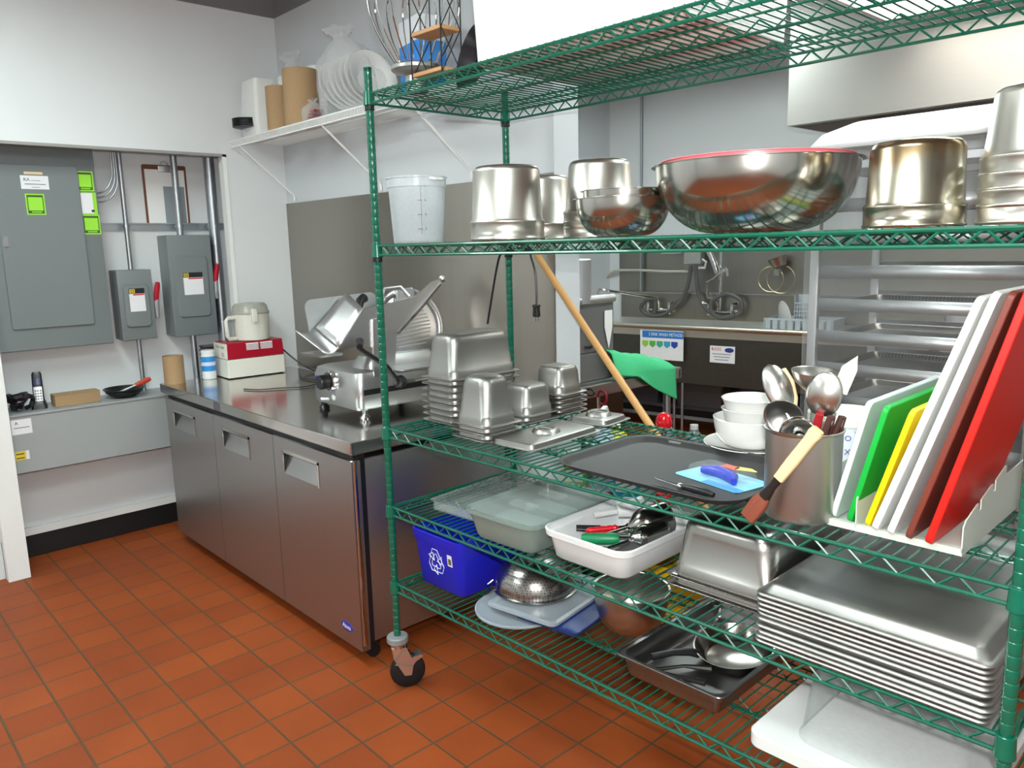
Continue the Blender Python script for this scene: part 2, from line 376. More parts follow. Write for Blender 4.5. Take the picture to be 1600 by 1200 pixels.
# ------------------------------------------------------------------ green wire shelving unit
def zigzag(p0, p1, z0, z1, n, r, m):
    p0, p1 = Vector(p0), Vector(p1); pts = []
    for i in range(2*n+1):
        p = p0.lerp(p1, i/(2*n)); pts.append((p.x, p.y, z1 if i % 2 == 0 else z0))
    # separate straight segments keep the tube crisp
    for a, b_ in zip(pts, pts[1:]): m.tube([a, b_], r, 5)
def shelving():
    t = thing('wire_shelving_unit', 'tall green epoxy wire shelving unit on casters holding pans and bowls', 'shelving unit', tuple(SA), SY)
    for i, z in enumerate((Z1, Z2, Z3, Z4, Z5)):
        m = MB(); rt = .0035; zt = z-.0025-.0035; e = .03; zb = zt-.029
        for y in (0, SD):
            m.tube([(e*.4, y, zt), (SL-e*.4, y, zt)], rt+.0008, 6); m.tube([(e*.4, y, zb), (SL-e*.4, y, zb)], rt+.0008, 6)
            zigzag((e, y, 0), (SL-e, y, 0), zb, zt, 27, .0026, m)
        for x in (0, SL):
            m.tube([(x, e*.4, zt), (x, SD-e*.4, zt)], rt+.0008, 6); m.tube([(x, e*.4, zb), (x, SD-e*.4, zb)], rt+.0008, 6)
            zigzag((x, e, 0), (x, SD-e, 0), zb, zt, 8, .0026, m)
        for y in (.155, .30, .445):
            m.tube([(0, y, zt-.004), (SL, y, zt-.004)], .003, 5)
        for y in (.20, .40):
            m.tube([(0, y, zb), (SL, y, zb)], .003, 5); zigzag((e, y, 0), (SL-e, y, 0), zb, zt-.004, 24, .0022, m)
        n = 68
        for k in range(n+1):
            x = .022+(SL-.044)*k/n
            m.tube([(x, -.002, z-.0024), (x, SD+.002, z-.0024)], .0022, 5)
        so = m.build('shelf', M_GREEN2, t)
        for x in (0, SL):
            for y in (0, SD):
                MB().lathe([(.0155, zb-.008), (.0185, zb-.006), (.0165, zt+.006), (.0155, zt+.007)], 16, x, y, True, True).build('corner_collar', M_GREEN, so)
                if i < 2: MB().lathe([(.0145, zb-.022), (.0158, zb-.021), (.0158, zb-.008)], 16, x, y, True, True).build('split_sleeve', M_BLACK, so)
    for x in (0, SL):
        for y in (0, SD):
            prof = [(.0115, .2)]; z = .2
            while z < 2.085:
                prof += [(.0127, z+.001), (.0127, z+.0225), (.0119, z+.0235), (.0119, z+.0250)]; z += .0254
            prof += [(.0127, z), (.0127, 2.094), (.011, 2.096)]
            MB().lathe(prof, 14, x, y, True, True).build('post', M_GREEN, t)
    for k, (x, y) in enumerate(((0, 0), (SL, 0), (0, SD), (SL, SD))):
        a = (R(60), R(20), R(100), R(-30))[k]
        c = thing('x', '', '', (x, y, 0), a); c.name = 'caster'
        for kk in list(c.keys()): del c[kk]
        c.parent = t
        MB().lathe([(.02, .172), (.038, .178), (.038, .196), (.034, .2), (.012, .201)], 24, 0, 0, True, True).build('bumper', M_GRYP, c)
        MB().lathe([(.022, .155), (.026, .158), (.026, .17), (.02, .173)], 20, 0, 0, True, True).build('swivel_head', M_CHROME, c)
        f = MB(); off = .03
        for sy in (-1, 1):
            f.prism([(-.024, .158), (.028, .158), (off+.022, .10), (off+.012, .052), (off-.012, .052), (-.018, .12)], sy*.021-.0015, sy*.021+.0015, 'y')
        f.box(-.024, .028, -.022, .022, .155, .16)
        f.build('fork', M_CHROME, c)
        b = MB(); b.prism([(off-.045, .095), (off-.01, .088), (off+.01, .075), (off+.03, .1), (off+.055, .115), (off+.05, .125), (off+.02, .118), (off, .095), (off-.04, .105)], -.019, .019, 'y'); b.build('brake_pedal', M_CHROME, c)
        TT = Matrix.Translation((off, 0, .0635)) @ Matrix.Rotation(PI/2, 4, 'X')
        MB().lathe([(.02, -.014), (.052, -.016), (.061, -.011), (.0635, 0), (.061, .011), (.052, .016), (.02, .014)], 32, 0, 0, True, True, T=TT).build('wheel', M_BLACK, c)
    return t
shelving()
# ------------------------------------------------------------------ electrical gear in the recess
M_LAB = mat('label_white', (226, 228, 232), 0.5); M_LIME = mat('lime_sticker', (150, 222, 58), 0.5); M_LIMED = mat('dark_olive_ink', (58, 84, 30), 0.5)
M_INK = mat('black_ink', (30, 30, 36), 0.5); M_REDI = mat('red_ink', (190, 40, 50), 0.5); M_YEL = mat('caution_yellow', (214, 190, 60), 0.5)
M_REDH = mat('red_switch_handle', (170, 22, 44), 0.35)
FX = Matrix.Identity(4)
def onx(y, z, x): return frame((x, y, z), (0, 1, 0), (0, 0, 1))   # text plane facing +X, reading towards +Y
px_ = -4.45
t = thing('breaker_panel', 'wide grey breaker panel with lime stickers filling the recess', 'electrical panel', (-4.6, 0.86, 1.10))
P = lambda m: [setattr(m, 'T', Matrix.Translation((4.6, -0.86, -1.10))), m][1]
P(MB()).bbox(-4.6, px_-.004, 0.46, 1.236, 1.10, 2.30, .004).build('box', M_PANEL, t)
P(MB()).bbox(px_-.004, px_, 0.45, 1.243, 1.095, 2.305, .001).build('cover', M_PANEL, t)
d = P(MB()).rr([(.185, .395, 0, .012), (.185, .395, .008, .012), (.182, .392, .0105, .01)], T=Matrix.Translation((4.6, -.86, -1.1)) @ Matrix.Translation((px_, 0.977, 1.595)) @ Matrix(((0,0,1,0),(1,0,0,0),(0,1,0,0),(0,0,0,1)))).build('door', M_PANEL, t)
P(MB()).box(px_+.0105, px_+.016, .80, .822, 1.60, 1.65).build('latch', M_CHROME, d)
TP = Matrix.Translation((4.6, -0.86, -1.10))
def lime(y, z, wd=.083, h=.098, x=px_+.0003, par=t):
    s = MB(); s.T = TP; s.box(x, x+.0006, y-wd/2, y+wd/2, z-h/2, z+h/2); s = s.build('inspection_sticker', M_LIME, par)
    f = MB(); f.T = TP; q = .006; X0, X1 = x+.0006, x+.0010
    f.box(X0, X1, y-wd/2+q, y+wd/2-q, z+h/2-.016, z+h/2-.006); f.box(X0, X1, y-wd/2+q, y+wd/2-q, z-h/2+.006, z-h/2+.020)
    f.box(X0, X1, y-wd/2+q, y-wd/2+q+.004, z-h/2+.02, z+h/2-.016); f.box(X0, X1, y+wd/2-q-.004, y+wd/2-q, z-h/2+.02, z+h/2-.016)
    f.build('sticker_border', M_LIMED, s)
    g = MB(); g.T = TP; g.box(X1, X1+.0003, y-.02, y+.024, z-h/2+.0105, z-h/2+.0155); g.build('sticker_line', M_LIME, s)
lime(1.190, 1.921); lime(1.200, 1.706); lime(.958, 1.802, .082, .1, px_+.0107)
s = MB(); s.T = TP; s.box(px_+.0003, px_+.0009, 1.152, 1.236, 1.756, 1.866); s = s.build('inspection_sticker', M_LIME, t)
m = MB(); m.T = TP; m.box(px_+.0009, px_+.0012, 1.152, 1.218, 1.762, 1.862); m = m.build('sticker_paper', M_LAB, s)
m2 = MB(); m2.T = TP; m2.box(px_+.0012, px_+.0014, 1.208, 1.222, 1.768, 1.78); m2.build('sticker_mark', M_INK, m)
m = MB(); m.T = TP; m.box(px_+.0107, px_+.0113, .906, 1.026, 1.874, 1.938); nl = m.build('contractor_label', M_LAB, t)
text('label_lettering', 'RA', .022, M_INK, nl, TP @ onx(.932, 1.918, px_+.0115))
m = MB(); m.T = TP; m.box(px_+.0113, px_+.0116, .922, 1.012, 1.896, 1.899); m.box(px_+.0113, px_+.0116, .95, .99, 1.914, 1.916); m.box(px_+.0113, px_+.0116, .95, .985, 1.882, 1.884); m.build('label_rule', M_INK, nl)
m = MB(); m.T = TP; m.box(px_+.0107, px_+.0111, .924, 1.004, 1.944, 1.956); m.build('caution_strip', mat('pale_orange', (226, 204, 160), 0.5), t)

def switchbox(y0, y1, z0, z1, xf, label, pz):
    yc, zc = (y0+y1)/2, (z0+z1)/2
    t = thing('safety_switch', label, 'electrical box', (-4.6, yc, z0)); T0 = Matrix.Translation((4.6, -yc, -z0))
    m = MB(); m.T = T0; m.bbox(-4.6, xf-.004, y0, y1, z0, z1, .004); m.build('box', M_PANEL, t)
    R_ = Matrix(((0,0,1,0),(1,0,0,0),(0,1,0,0),(0,0,0,1))); w2, h2 = (y1-y0)/2, (z1-z0)/2
    m = MB(); m.rr([(w2+.002, h2, -.004, .003), (w2+.002, h2, 0, .003), (w2, h2-.002, .001, .003)], n=3, T=T0 @ Matrix.Translation((xf, yc, zc)) @ R_); cv = m.build('cover', M_PANEL, t)
    m = MB(); m.rr([(w2*.78, h2*.62, 0, .022), (w2*.72, h2*.59, .011, .02), (w2*.68, h2*.57, .012, .018)], n=6, T=T0 @ Matrix.Translation((xf+.001, yc, zc-.006)) @ R_); m.build('raised_door', M_PANEL, cv)
    X0 = xf+.0135; lw = w2*.46; lz = zc+pz
    m = MB(); m.T = T0; m.box(X0, X0+.0005, yc-lw, yc+lw, lz-.095, lz); lb = m.build('rating_label', M_LAB, cv)
    m = MB(); m.T = T0; m.box(X0+.0005, X0+.0008, yc-lw, yc+lw, lz, lz+.028); m.build('label_header', M_INK, lb)
    m = MB(); m.T = T0; m.box(X0+.0008, X0+.0011, yc-lw+.003, yc-lw+.03, lz+.003, lz+.025); m.build('label_emblem', M_YEL, lb)
    m = MB(); m.T = T0
    for a_, b_, c_, d_ in ((.009, .024, .019, .022), (.009, .024, .006, .009), (.009, .012, .009, .019), (.021, .024, .009, .019)): m.box(X0+.0011, X0+.0013, yc-lw+a_, yc-lw+b_, lz+c_, lz+d_)
    m.build('emblem_square', M_INK, lb)
    m = MB(); m.T = T0; m.box(X0+.0005, X0+.0008, yc-lw*.5, yc+lw*.95, lz-.009, lz-.002); m.build('label_stripe', M_REDI, lb)
    # side operating handle
    hz = zc+.02; hy = y1+.018
    m = MB(); m.T = T0; m.tube([(xf-.03, y1-.002, hz-.04), (xf-.03, hy, hz-.045)], .014, 12); m.build('handle_hub', M_ALU, t)
    m = MB(); m.T = T0; m.tube([(xf-.02, hy, hz-.10), (xf-.015, hy, hz-.05), (xf-.01, hy+.002, hz+.01)], [.011, .013, .012], 10); m.build('handle_shank', M_ALU, t)
    m = MB(); m.T = T0; m.tube([(xf-.012, hy+.001, hz-.005), (xf-.008, hy+.004, hz+.035), (xf-.004, hy+.012, hz+.075), (xf+.0, hy+.014, hz+.095)], [.0125, .0145, .0145, .011], 10); m.build('handle_grip', M_REDH, t)
    return t
switchbox(1.297, 1.468, 1.098, 1.47, -4.46, 'smaller grey safety switch box with red side handle', .06)
switchbox(1.566, 1.800, 1.094, 1.65, -4.445, 'larger grey safety switch box with red side handle', .045)

def conduit(pts, r, label):
    o = MB(); o.T = Matrix.Translation(-Vector(pts[0])); o.tube(pts, r, 16)
    o = o.build('conduit', M_GALV, None, loc=pts[0]); tag(o, label, 'conduit', 'steel conduits on the recess wall'); return o
conduit([(-4.545, 1.395, 1.471), (-4.545, 1.395, 2.3)], .0125, 'thin steel conduit rising from the smaller safety switch')
conduit([(-4.54, 1.395, 0.801), (-4.54, 1.395, 1.097)], .0125, 'thin steel conduit below the smaller safety switch')
conduit([(-4.54, 1.675, 1.651), (-4.54, 1.675, 2.3)], .018, 'steel conduit rising from the larger safety switch')
conduit([(-4.535, 1.69, 0.801), (-4.535, 1.69, 1.093)], .017, 'steel conduit below the larger safety switch')
conduit([(-4.545, 1.873, 0.8015), (-4.545, 1.873, 2.5)], .03, 'thick steel conduit at the right end of the recess')
for y, z, r in ((1.395, 1.70, .015), (1.675, 1.70, .021), (1.873, 1.70, .033)):
    m = MB(); m.box(-4.6+.014, -4.545, -r-.022, -r, -.012, .012); m.T = None
    m = MB().tube([(0, 0, -.008), (0, 0, .008)], r+.003, 16); o = m.build('conduit_clamp', M_GALV, None, loc=(-4.545 if r != .021 else -4.54, y, z)); tag(o, {.015: 'small clamp on the thin conduit at the strut channel', .021: 'middle-sized clamp on the conduit above the larger switch', .033: 'large clamp on the thick conduit at the strut channel'}[r], 'clamp')
m = MB(); m.box(0, .014, 0, .72, -.02, -.012); m.box(0, .014, 0, .72, .012, .02); m.box(0, .004, 0, .72, -.012, .012)
tag(m.build('strut_channel', M_GALV, None, loc=(-4.6, 1.245, 1.70)), 'horizontal slotted strut channel across the recess wall', 'channel')
for k in range(3):
    pts = [(-4.53, 1.244, 1.87-.022*k), (-4.535, 1.262+.004*k, 1.868-.022*k)]+[(-4.54, 1.262+.004*k+(.092+.007*k)*math.sin(a), 1.868-.022*k+(.13)*(1-math.cos(a))) for a in [i*PI/16 for i in range(1, 9)]]+[(-4.55, 1.358+.0105*k, 2.3)]
    o = MB().tube(pts, .0045, 8).build('armoured_cable', M_GALV); tag(o, 'thin grey cable curving up from the panel, %s of three' % ('uppermost', 'middle', 'lowest')[k], 'cable', 'grey cables curving from the panel')
# clipboard
t = thing('clipboard', 'brown clipboard with white papers hung behind the conduit', 'clipboard', (-4.598, 1.64, 1.72))
MB().rr([(.119, .16, 0, .01), (.119, .16, .003, .01)], T=Matrix.Translation((0, 0, .155)) @ R_ if False else Matrix.Translation((0, 0, .155)) @ Matrix(((0,0,1,0),(1,0,0,0),(0,1,0,0),(0,0,0,1)))).build('board', mat('brown_hardboard', (112, 66, 48), 0.5), t)
MB().box(.0035, .0045, -.107, .107, .0, .29).build('paper', M_PAPER, t)
MB().box(.005, .0058, -.015, .10, -.01, .2).build('plastic_pouch', M_MILKL, t)
m = MB(); m.bbox(.003, .014, -.035, .035, .275, .31, .003); m.tube([(.012, .02*math.cos(a), .315+.02*math.sin(a)) for a in [i*PI/8 for i in range(9)]], .003, 6); m.build('clip', M_ALU, t)
# grey wiring gutter with its ledge
t = thing('wiring_gutter', 'long light grey steel wiring gutter under the safety switches', 'electrical box', (-4.6, 1.2, .507))
MB().bbox(0, .25, -.78, .84, 0, .29, .003).build('trough', M_BOXG, t)
MB().bbox(0, .256, -.785, .845, .2815, .293, .002).build('lid', M_BOXG, t)
m = MB(); m.box(.2505, .2512, -.484, -.398, .195, .268); lb = m.build('contractor_label', M_LAB, t)
text('label_lettering', 'A', .022, M_INK, lb, frame((.2514, -.462, .25), (0, 1, 0), (0, 0, 1)))
MB().box(.2512, .2515, -.474, -.408, .226, .229).build('label_rule', M_INK, lb)
m = MB(); m.box(.2505, .2511, -.484, -.424, .068, .112); lb = m.build('caution_label', M_YEL, t)
m = MB(); m.box(.2511, .2514, -.438, -.424, .068, .112); m.build('label_icon_strip', M_LAB, lb)
m = MB(); m.box(.2511, .2514, -.48, -.445, .096, .101); m.build('label_line', M_INK, lb)
m = MB(); m.box(.2511, .2514, -.48, -.445, .076, .081); m.build('label_line', M_INK, lb)
for y, z in ((.33, .035), (-.26, .03), (-.02, .02)): MB().lathe([(.004, .25), (.004, .2515)], 10, 0, 0, True, True, T=Matrix.Translation((0, y, z)) @ Matrix(((0,0,1,0),(1,0,0,0),(0,1,0,0),(0,0,0,1)))).build('screw', M_GALV, t)

GZ = .8005
# cordless phone in its cradle
t = thing('cordless_phone', 'silver and black cordless phone standing in its black cradle', 'telephone', (-4.46, .868, GZ), R(75))
m = MB(); m.rr([(.035, .045, 0, .012), (.033, .043, .012, .012), (.027, .03, .035, .01)]); m.build('cradle', M_BLKP, t)
T = Matrix.Translation((0, .004, .02)) @ Matrix.Rotation(R(-14), 4, 'X')
m = MB(); m.rr([(.02, .009, 0, .008), (.024, .0125, .012, .01), (.0235, .012, .10, .01), (.022, .011, .15, .01), (.018, .008, .162, .008)], T=T); h = m.build('handset', M_BLKP, t)
m = MB(); m.T = T; m.bbox(-.019, .019, -.0145, -.012, .012, .085, .001); m.build('keypad_plate', M_ALU, h)
for i in range(3):
    for j in range(4):
        m = MB(); m.T = T; m.bbox(-.015+i*.011, -.0065+i*.011, -.0162, -.0145, .018+j*.014, .027+j*.014, .0005); m.build('key', M_GRYP, h)
m = MB(); m.T = T; m.bbox(-.016, .016, -.0142, -.0125, .095, .13, .0005); m.build('screen', mat('phone_screen', (60, 66, 96), 0.2), h)
# black cable tangle / chargers at the left end
o = MB()
rnd_ = random.Random(3)
for k in range(6):
    p = Vector((-4.44+rnd_.uniform(-.05, .03), .775+rnd_.uniform(-.03, .03), GZ+.012)); pts = [p]
    for i in range(16):
        p = p+Vector((rnd_.uniform(-.02, .02), rnd_.uniform(-.022, .022), rnd_.uniform(-.008, .022)))
        p.x = min(max(p.x, -4.56), -4.37); p.y = min(max(p.y, .735), .835); p.z = min(max(p.z, GZ+.012), GZ+.075); pts.append(p)
    o.tube(pts, .011, 7)
tag(o.build('cord_bundle', M_BLKP), 'tangled black cords and earpieces at the left end of the gutter ledge', 'cords')
t = thing('dispenser', 'small silver dispenser at the far left of the ledge', 'dispenser', (-4.55, .69, GZ), 0)
MB().rr([(.04, .03, 0, .01), (.04, .03, .10, .01), (.035, .028, .11, .01)]).build('body', M_ALUS, t)
MB().rr([(.042, .032, .11, .01), (.042, .032, .118, .01)]).build('rim', M_CHROME, t)
MB().rr([(.034, .026, .118, .01), (.028, .02, .17, .012)]).build('hood', M_GRYP, t)
MB().bbox(.0402, .043, -.02, .02, .045, .075, .001).build('window', M_BLKP, t)
# cardboard box, wire basket, ruler
t = thing('cardboard_box', 'low flat cardboard box on the grey ledge beside the phone', 'box', (-4.44, 1.03, GZ), R(90))
MB().bbox(-.105, .105, -.045, .045, 0, .058, .002).build('carton', M_CARD, t)
MB().bbox(-.106, .106, -.046, .046, .0582, .0605, .0008).build('lid_flap', M_CARD, t)
t = thing('wire_basket', 'small round black basket bowl on the grey ledge', 'basket', (-4.445, 1.265, GZ))
m = MB(); m.lathe([(.05, .001), (.078, .018), (.098, .045), (.094, .045), (.075, .021), (.049, .004)], 32, cap0=True, cap1=True); m.build('bowl', mat('dark_green_wire', (20, 30, 24), 0.35, noise=0.5, nscale=60), t)
for z, r in ((.015, .074), (.03, .088), (.046, .099)): MB().tube([(r*math.cos(a), r*math.sin(a), z) for a in [i*2*PI/32 for i in range(32)]], .0028, 5, closed=True).build('rim_wire', M_BLKP, t)
t = thing('box_cutter', 'utility knife with red handle lying across the black basket', 'knife', (-4.43, 1.30, GZ+.05), 0, rot=aim((0, 0, 0), (0.1, 1, .35)))
MB().rr([(.008, .005, -.08, .003), (.008, .004, .02, .003)]).build('blade_sleeve', M_ALU, t)
MB().rr([(.010, .008, .02, .005), (.014, .011, .05, .006), (.015, .012, .085, .008), (.010, .008, .105, .006)]).build('grip', mat('orange_red_grip', (188, 62, 42), 0.4), t)
# dark ribbed stack in the recess behind the conduit
t = thing('container_stack', 'dark ribbed stack of small containers behind the conduit', 'containers', (-4.485, 1.775, GZ))
for k in range(9): MB().rr([(.05, .05, .025*k, .008), (.054, .054, .025*k+.017, .01), (.058, .058, .025*k+.02, .01), (.058, .058, .025*k+.023, .01)]).build('container', M_BLKP if k % 2 else mat('smoke_plastic', (70, 68, 72), 0.3), t)

# ------------------------------------------------------------------ things on the worktop
CZ = .8707
t = thing('paper_roll', 'short brown cardboard tube standing at the left end of the worktop', 'cardboard tube', (-4.235, 1.462, CZ))
MB().lathe([(.047, 0), (.052, .0005), (.052, .148), (.047, .148), (.047, 0)], 32).build('tube', M_CARD, t)
t = thing('wipes_bottle', 'blue and white cleaner bottle beside the red food processor', 'bottle', (-4.235, 1.648, CZ))
MB().lathe([(.034, 0), (.037, .004), (.037, .128), (.034, .136)], 28, cap0=True, cap1=True).build('body', M_WPL, t)
MB().lathe([(.035, .134), (.0355, .136), (.0355, .155), (.032, .159)], 28, cap0=True, cap1=True).build('cap', M_WPL, t)
MB().lathe([(.0374, .045), (.0374, .125)], 28).build('label', mat('label_blue', (44, 132, 200), 0.4), t)
MB().lathe([(.0376, .075), (.0376, .095)], 28).build('label_band', mat('label_purple', (200, 205, 230), 0.4), t)
# red and white food processor
def food_processor():
    t = thing('food_processor', 'old food processor with red and white base and cream bowl', 'food processor', (-4.112, 1.704, CZ+.0), R(-2))
    A_, D_ = .185, .325      # depth away (-x), length (+y)
    MB().rr([(A_/2, D_/2, .006, .006), (A_/2, D_/2, .105, .006)], -A_/2, D_/2).build('base', mat('base_cream', (214, 212, 202), 0.45), t)
    MB().rr([(A_/2, D_/2, .108, .005), (A_/2-.004, D_/2-.004, .195, .006)], -A_/2, D_/2).build('motor_housing', mat('deep_red_enamel', (158, 10, 36), 0.3), t)
    MB().bbox(-A_+.001, -.001, -.0012, .003, .108, .192, .0005).build('side_plate', mat('base_cream', (214, 212, 202)), t)
    text('plate_lettering', 'robot coupe', .026, mat('sage_ink', (110, 140, 110), 0.5), t, frame((-A_/2, -.0016, .172), (1, 0, 0), (0, 0, 1)), sx=.95)
    text('plate_number', 'R2', .03, M_REDI, t, frame((-A_*.3, -.0016, .13), (1, 0, 0), (0, 0, 1)))
    for a in (.11, .19):
        v = MB()
        for k in range(5): v.box(-.004, .002, a, a+.068, .150+k*.0075, .154+k*.0075)
        v.box(-.004, -.0035, a-.002, a+.07, .147, .187)
        v.build('vent_grille', M_LAB, t)
    for x in (-.02, -A_+.02):
        for y in (.02, D_-.02): MB().cyl(.012, 0, .007, 12, x, y).build('foot', M_BLACK, t)
    cx, cy = -A_/2, .185; bw = mat('bowl_cream', (206, 206, 196), 0.3)
    MB().lathe([(.088, .196), (.094, .2), (.098, .30), (.100, .345), (.096, .345), (.094, .30), (.09, .203)], 40, cx, cy, True, True).build('bowl', bw, t)
    MB().lathe([(.102, .341), (.103, .35), (.098, .356), (.092, .384), (.078, .398), (.04, .402), (.001, .402)], 40, cx, cy, True, True).build('lid', mat('lid_smoke', (160, 160, 150), 0.25), t)
    MB().rr([(.014, .016, .30, .006), (.014, .016, .362, .006), (.009, .011, .372, .005)], cx+.098, cy-.02).build('lid_latch', bw, t)
    h = MB(); hp = [(cx+.02, cy-.085, .325), (cx+.02, cy-.135, .325), (cx+.02, cy-.148, .31), (cx+.02, cy-.146, .225), (cx+.02, cy-.135, .21), (cx+.02, cy-.08, .21)]
    h.tube(hp, .0115, 8); h.build('handle', bw, t)
food_processor()
def cable(name, pts, r, m, label, cat='cord'):
    # smooth through the points
    P_ = [Vector(p) for p in pts]; out = []
    for i in range(len(P_)-1):
        p0, p1, p2, p3 = P_[max(i-1, 0)], P_[i], P_[i+1], P_[min(i+2, len(P_)-1)]
        for k in range(6):
            q = k/6; out.append(.5*((2*p1)+(-p0+p2)*q+(2*p0-5*p1+4*p2-p3)*q*q+(-p0+3*p1-3*p2+p3)*q**3))
    out.append(P_[-1]); o = MB().tube(out, r, 8).build(name, m); return tag(o, label, cat)
cable('power_cord', [(-4.14, 2.04, 1.0), (-4.07, 2.09, .93), (-3.98, 2.13, .885), (-3.8, 2.14, .878), (-3.55, 2.1, .878), (-3.3, 2.05, .878), (-3.08, 1.98, .90)], .0045, M_BLKP, 'thick black power cords lying along the splash panel')
cable('power_cord', [(-3.98, 2.05, .877), (-3.8, 1.98, .877), (-3.62, 1.98, .877), (-3.55, 1.86, .876), (-3.62, 1.74, .876), (-3.66, 1.66, .875), (-3.74, 1.62, .875)], .003, M_BLKP, 'thin black cord looping over the worktop towards the food processor')

# meat slicer
def slicer():
    ox, oy = -3.03, 1.60
    t = thing('meat_slicer', 'cast aluminium meat slicer with round blade guard on the worktop', 'meat slicer', (ox, oy, CZ))
    # housing: rounded box; front face toward camera at y=0, length in x .40, depth .46
    MB().rr([(.175, .225, .038, .03), (.182, .232, .05, .035), (.182, .232, .16, .035), (.174, .225, .188, .04), (.15, .205, .197, .04)], .184, .25, n=6).build('base_housing', M_ALUS, t)
    # raised motor hump at the centre of the base
    MB().rr([(.075, .19, .17, .04), (.072, .185, .215, .045), (.055, .165, .245, .045), (.03, .13, .25, .03)], .27, .27, n=6).build('motor_hump', M_ALUS, t)
    for x, y in ((.035, .05), (.36, .05), (.035, .45), (.36, .45)):
        MB().lathe([(.02, 0), (.024, .01), (.012, .024), (.012, .04)], 16, x, y, True, True).build('foot', M_BLKP if x < .2 else M_CHROME, t)
    # thickness dial on the front
    FY = Matrix(((1,0,0,0),(0,0,-1,0),(0,1,0,0),(0,0,0,1)))     # local z -> -y
    TD = Matrix.Translation((.165, .02, .142)) @ Matrix.Scale(1.12, 4) @ Matrix.Rotation(PI/2, 4, 'X')
    MB().lathe([(.037, 0), (.037, .012), (.033, .016)], 36, cap0=True, cap1=True, T=TD).build('dial_ring', M_CHROME, t)
    MB().lathe([(.024, .012), (.027, .02), (.027, .05), (.023, .056)], 18, cap0=True, cap1=True, T=TD).build('dial_knob', M_BLKP, t)
    m = MB()
    for k in range(24):
        a = k*2*PI/24; m.box(-.001, .001, .028, .034, .016, .0172, T=TD @ Matrix.Rotation(a, 4, 'Z'))
    m.build('dial_marks', M_INK, t)
    MB().lathe([(.013, 0), (.013, .006), (.006, .012)], 16, cap0=True, cap1=True, T=Matrix.Translation((.175, .022, .073)) @ Matrix.Rotation(PI/2, 4, 'X')).build('switch', M_WPL, t)
    MB().tube([(.15, .01, .065), (.12, -.01, .065)], .006, 10).build('switch_lever', M_WPL, t)
    MB().lathe([(.018, 0), (.018, .0015)], 28, cap0=True, cap1=True, T=Matrix.Translation((.045, .019, .135)) @ Matrix.Rotation(PI/2, 4, 'X')).build('maker_emblem', mat('badge_blue', (48, 52, 150)), t)
    MB().bbox(.175, .205, .0165, .019, .08, .12, .0005).build('rating_plate', M_GALV, t)
    # round blade in its ring guard: the blade plane runs front to back, tipped up a little
    TB = Matrix.Translation((.285, .335, .345)) @ aim((0, 0, 0), (1, -.06, .16)).to_matrix().to_4x4()
    MB().lathe([(.001, .006), (.105, .006), (.112, .003), (.140, .001), (.1425, 0), (.140, -.004), (.001, -.006)], 56, cap0=True, cap1=True, T=TB).build('blade', M_ALUS, t)
    MB().lathe([(.144, -.02), (.160, -.018), (.168, -.006), (.166, .008), (.158, .010), (.146, .006)], 56, T=TB).build('ring_guard', M_ALUS, t, solid=.002)
    m = MB()
    Tr = TB @ Matrix.Rotation(PI/2, 4, 'Z')
    for k in range(11):
        h = -.078+k*.0155; wd = math.sqrt(max(.0, .106**2-h*h)); m.bbox(-wd, wd, h-.0035, h+.0035, .006, .0095, .001, T=Tr)
    m.build('blade_cover_ribs', M_ALUS, t)
    MB().rr([(.03, .045, .004, .012), (.03, .045, .02, .012), (.024, .04, .026, .01)], T=TB @ Matrix.Translation((-.135, 0, 0))).build('guard_top_latch', M_ALUS, t)
    # broad ribbed gauge plate to the left of the blade, same plane
    TG = Matrix.Translation((.165, .095, .405)) @ frame((0, 0, 0), (0, 1, .05), (-.16, 0, 1))
    m = MB(); m.rr([(.17, .085, 0, .035), (.17, .085, .008, .035)], n=8, T=TG)
    for k in range(10): m.box(-.155, .10, -.07+k*.015, -.068+k*.015, .008, .0095, T=TG)
    m.build('gauge_plate', M_ALUS, t)
    # product carriage: V shaped trough with a curled lip, end plate and long arm
    XF = .35
    def quadgrid(A, B, C, D, nu=4, nv=6):
        A, B, C, D = map(Vector, (A, B, C, D)); return lambda u_, v_: tuple(A.lerp(B, v_).lerp(D.lerp(C, v_), u_))
    m = MB(); m.grid(quadgrid((XF, -.045, .303), (XF, .074, .446), (XF-.15, .095, .505), (XF-.15, -.055, .372)), 4, 6)
    m.build('trough_back_wall', M_ALUS, t, solid=.005)
    m = MB()
    def lip(u_, v_):
        a = Vector((XF, -.045, .303)).lerp(Vector((XF-.15, -.055, .372)), u_); c = Vector((XF-.02, -.105, .292)).lerp(Vector((XF-.15, -.15, .372)), u_)
        return tuple(a.lerp(c, v_)+Vector((0, 0, -.018*math.sin(PI*v_))))
    m.grid(lip, 6, 8); m.build('trough_lip', M_ALUS, t, solid=.005)
    MB().rr([(.075, .05, .268, .01), (.08, .055, .277, .012)], XF-.09, -.07).build('trough_underside', M_ALUS, t)
    poly = [(-.048, .296), (.0, .298), (.072, .300), (.108, .286), (.119, .25), (.123, .176), (.207, .172), (.228, .344), (.267, .377), (.351, .44), (.437, .510), (.466, .522), (.469, .547), (.414, .535), (.37, .505), (.326, .479), (.148, .452), (.074, .446)]
    MB().prism(poly, XF-.004, XF+.003, 'x').build('carriage_plate', M_ALUS, t)
    m = MB(); m.prism([(.098, .11), (.132, .11), (.128, .25), (.136, .40), (.108, .40)], XF+.003, XF+.014, 'x'); m.build('carriage_post', M_ALUS, t)
    MB().tube([(XF+.012, .225, .335), (XF+.012, .36, .44), (XF+.012, .455, .523)], .0075, 10).build('carriage_arm_rod', M_CHROME, t)
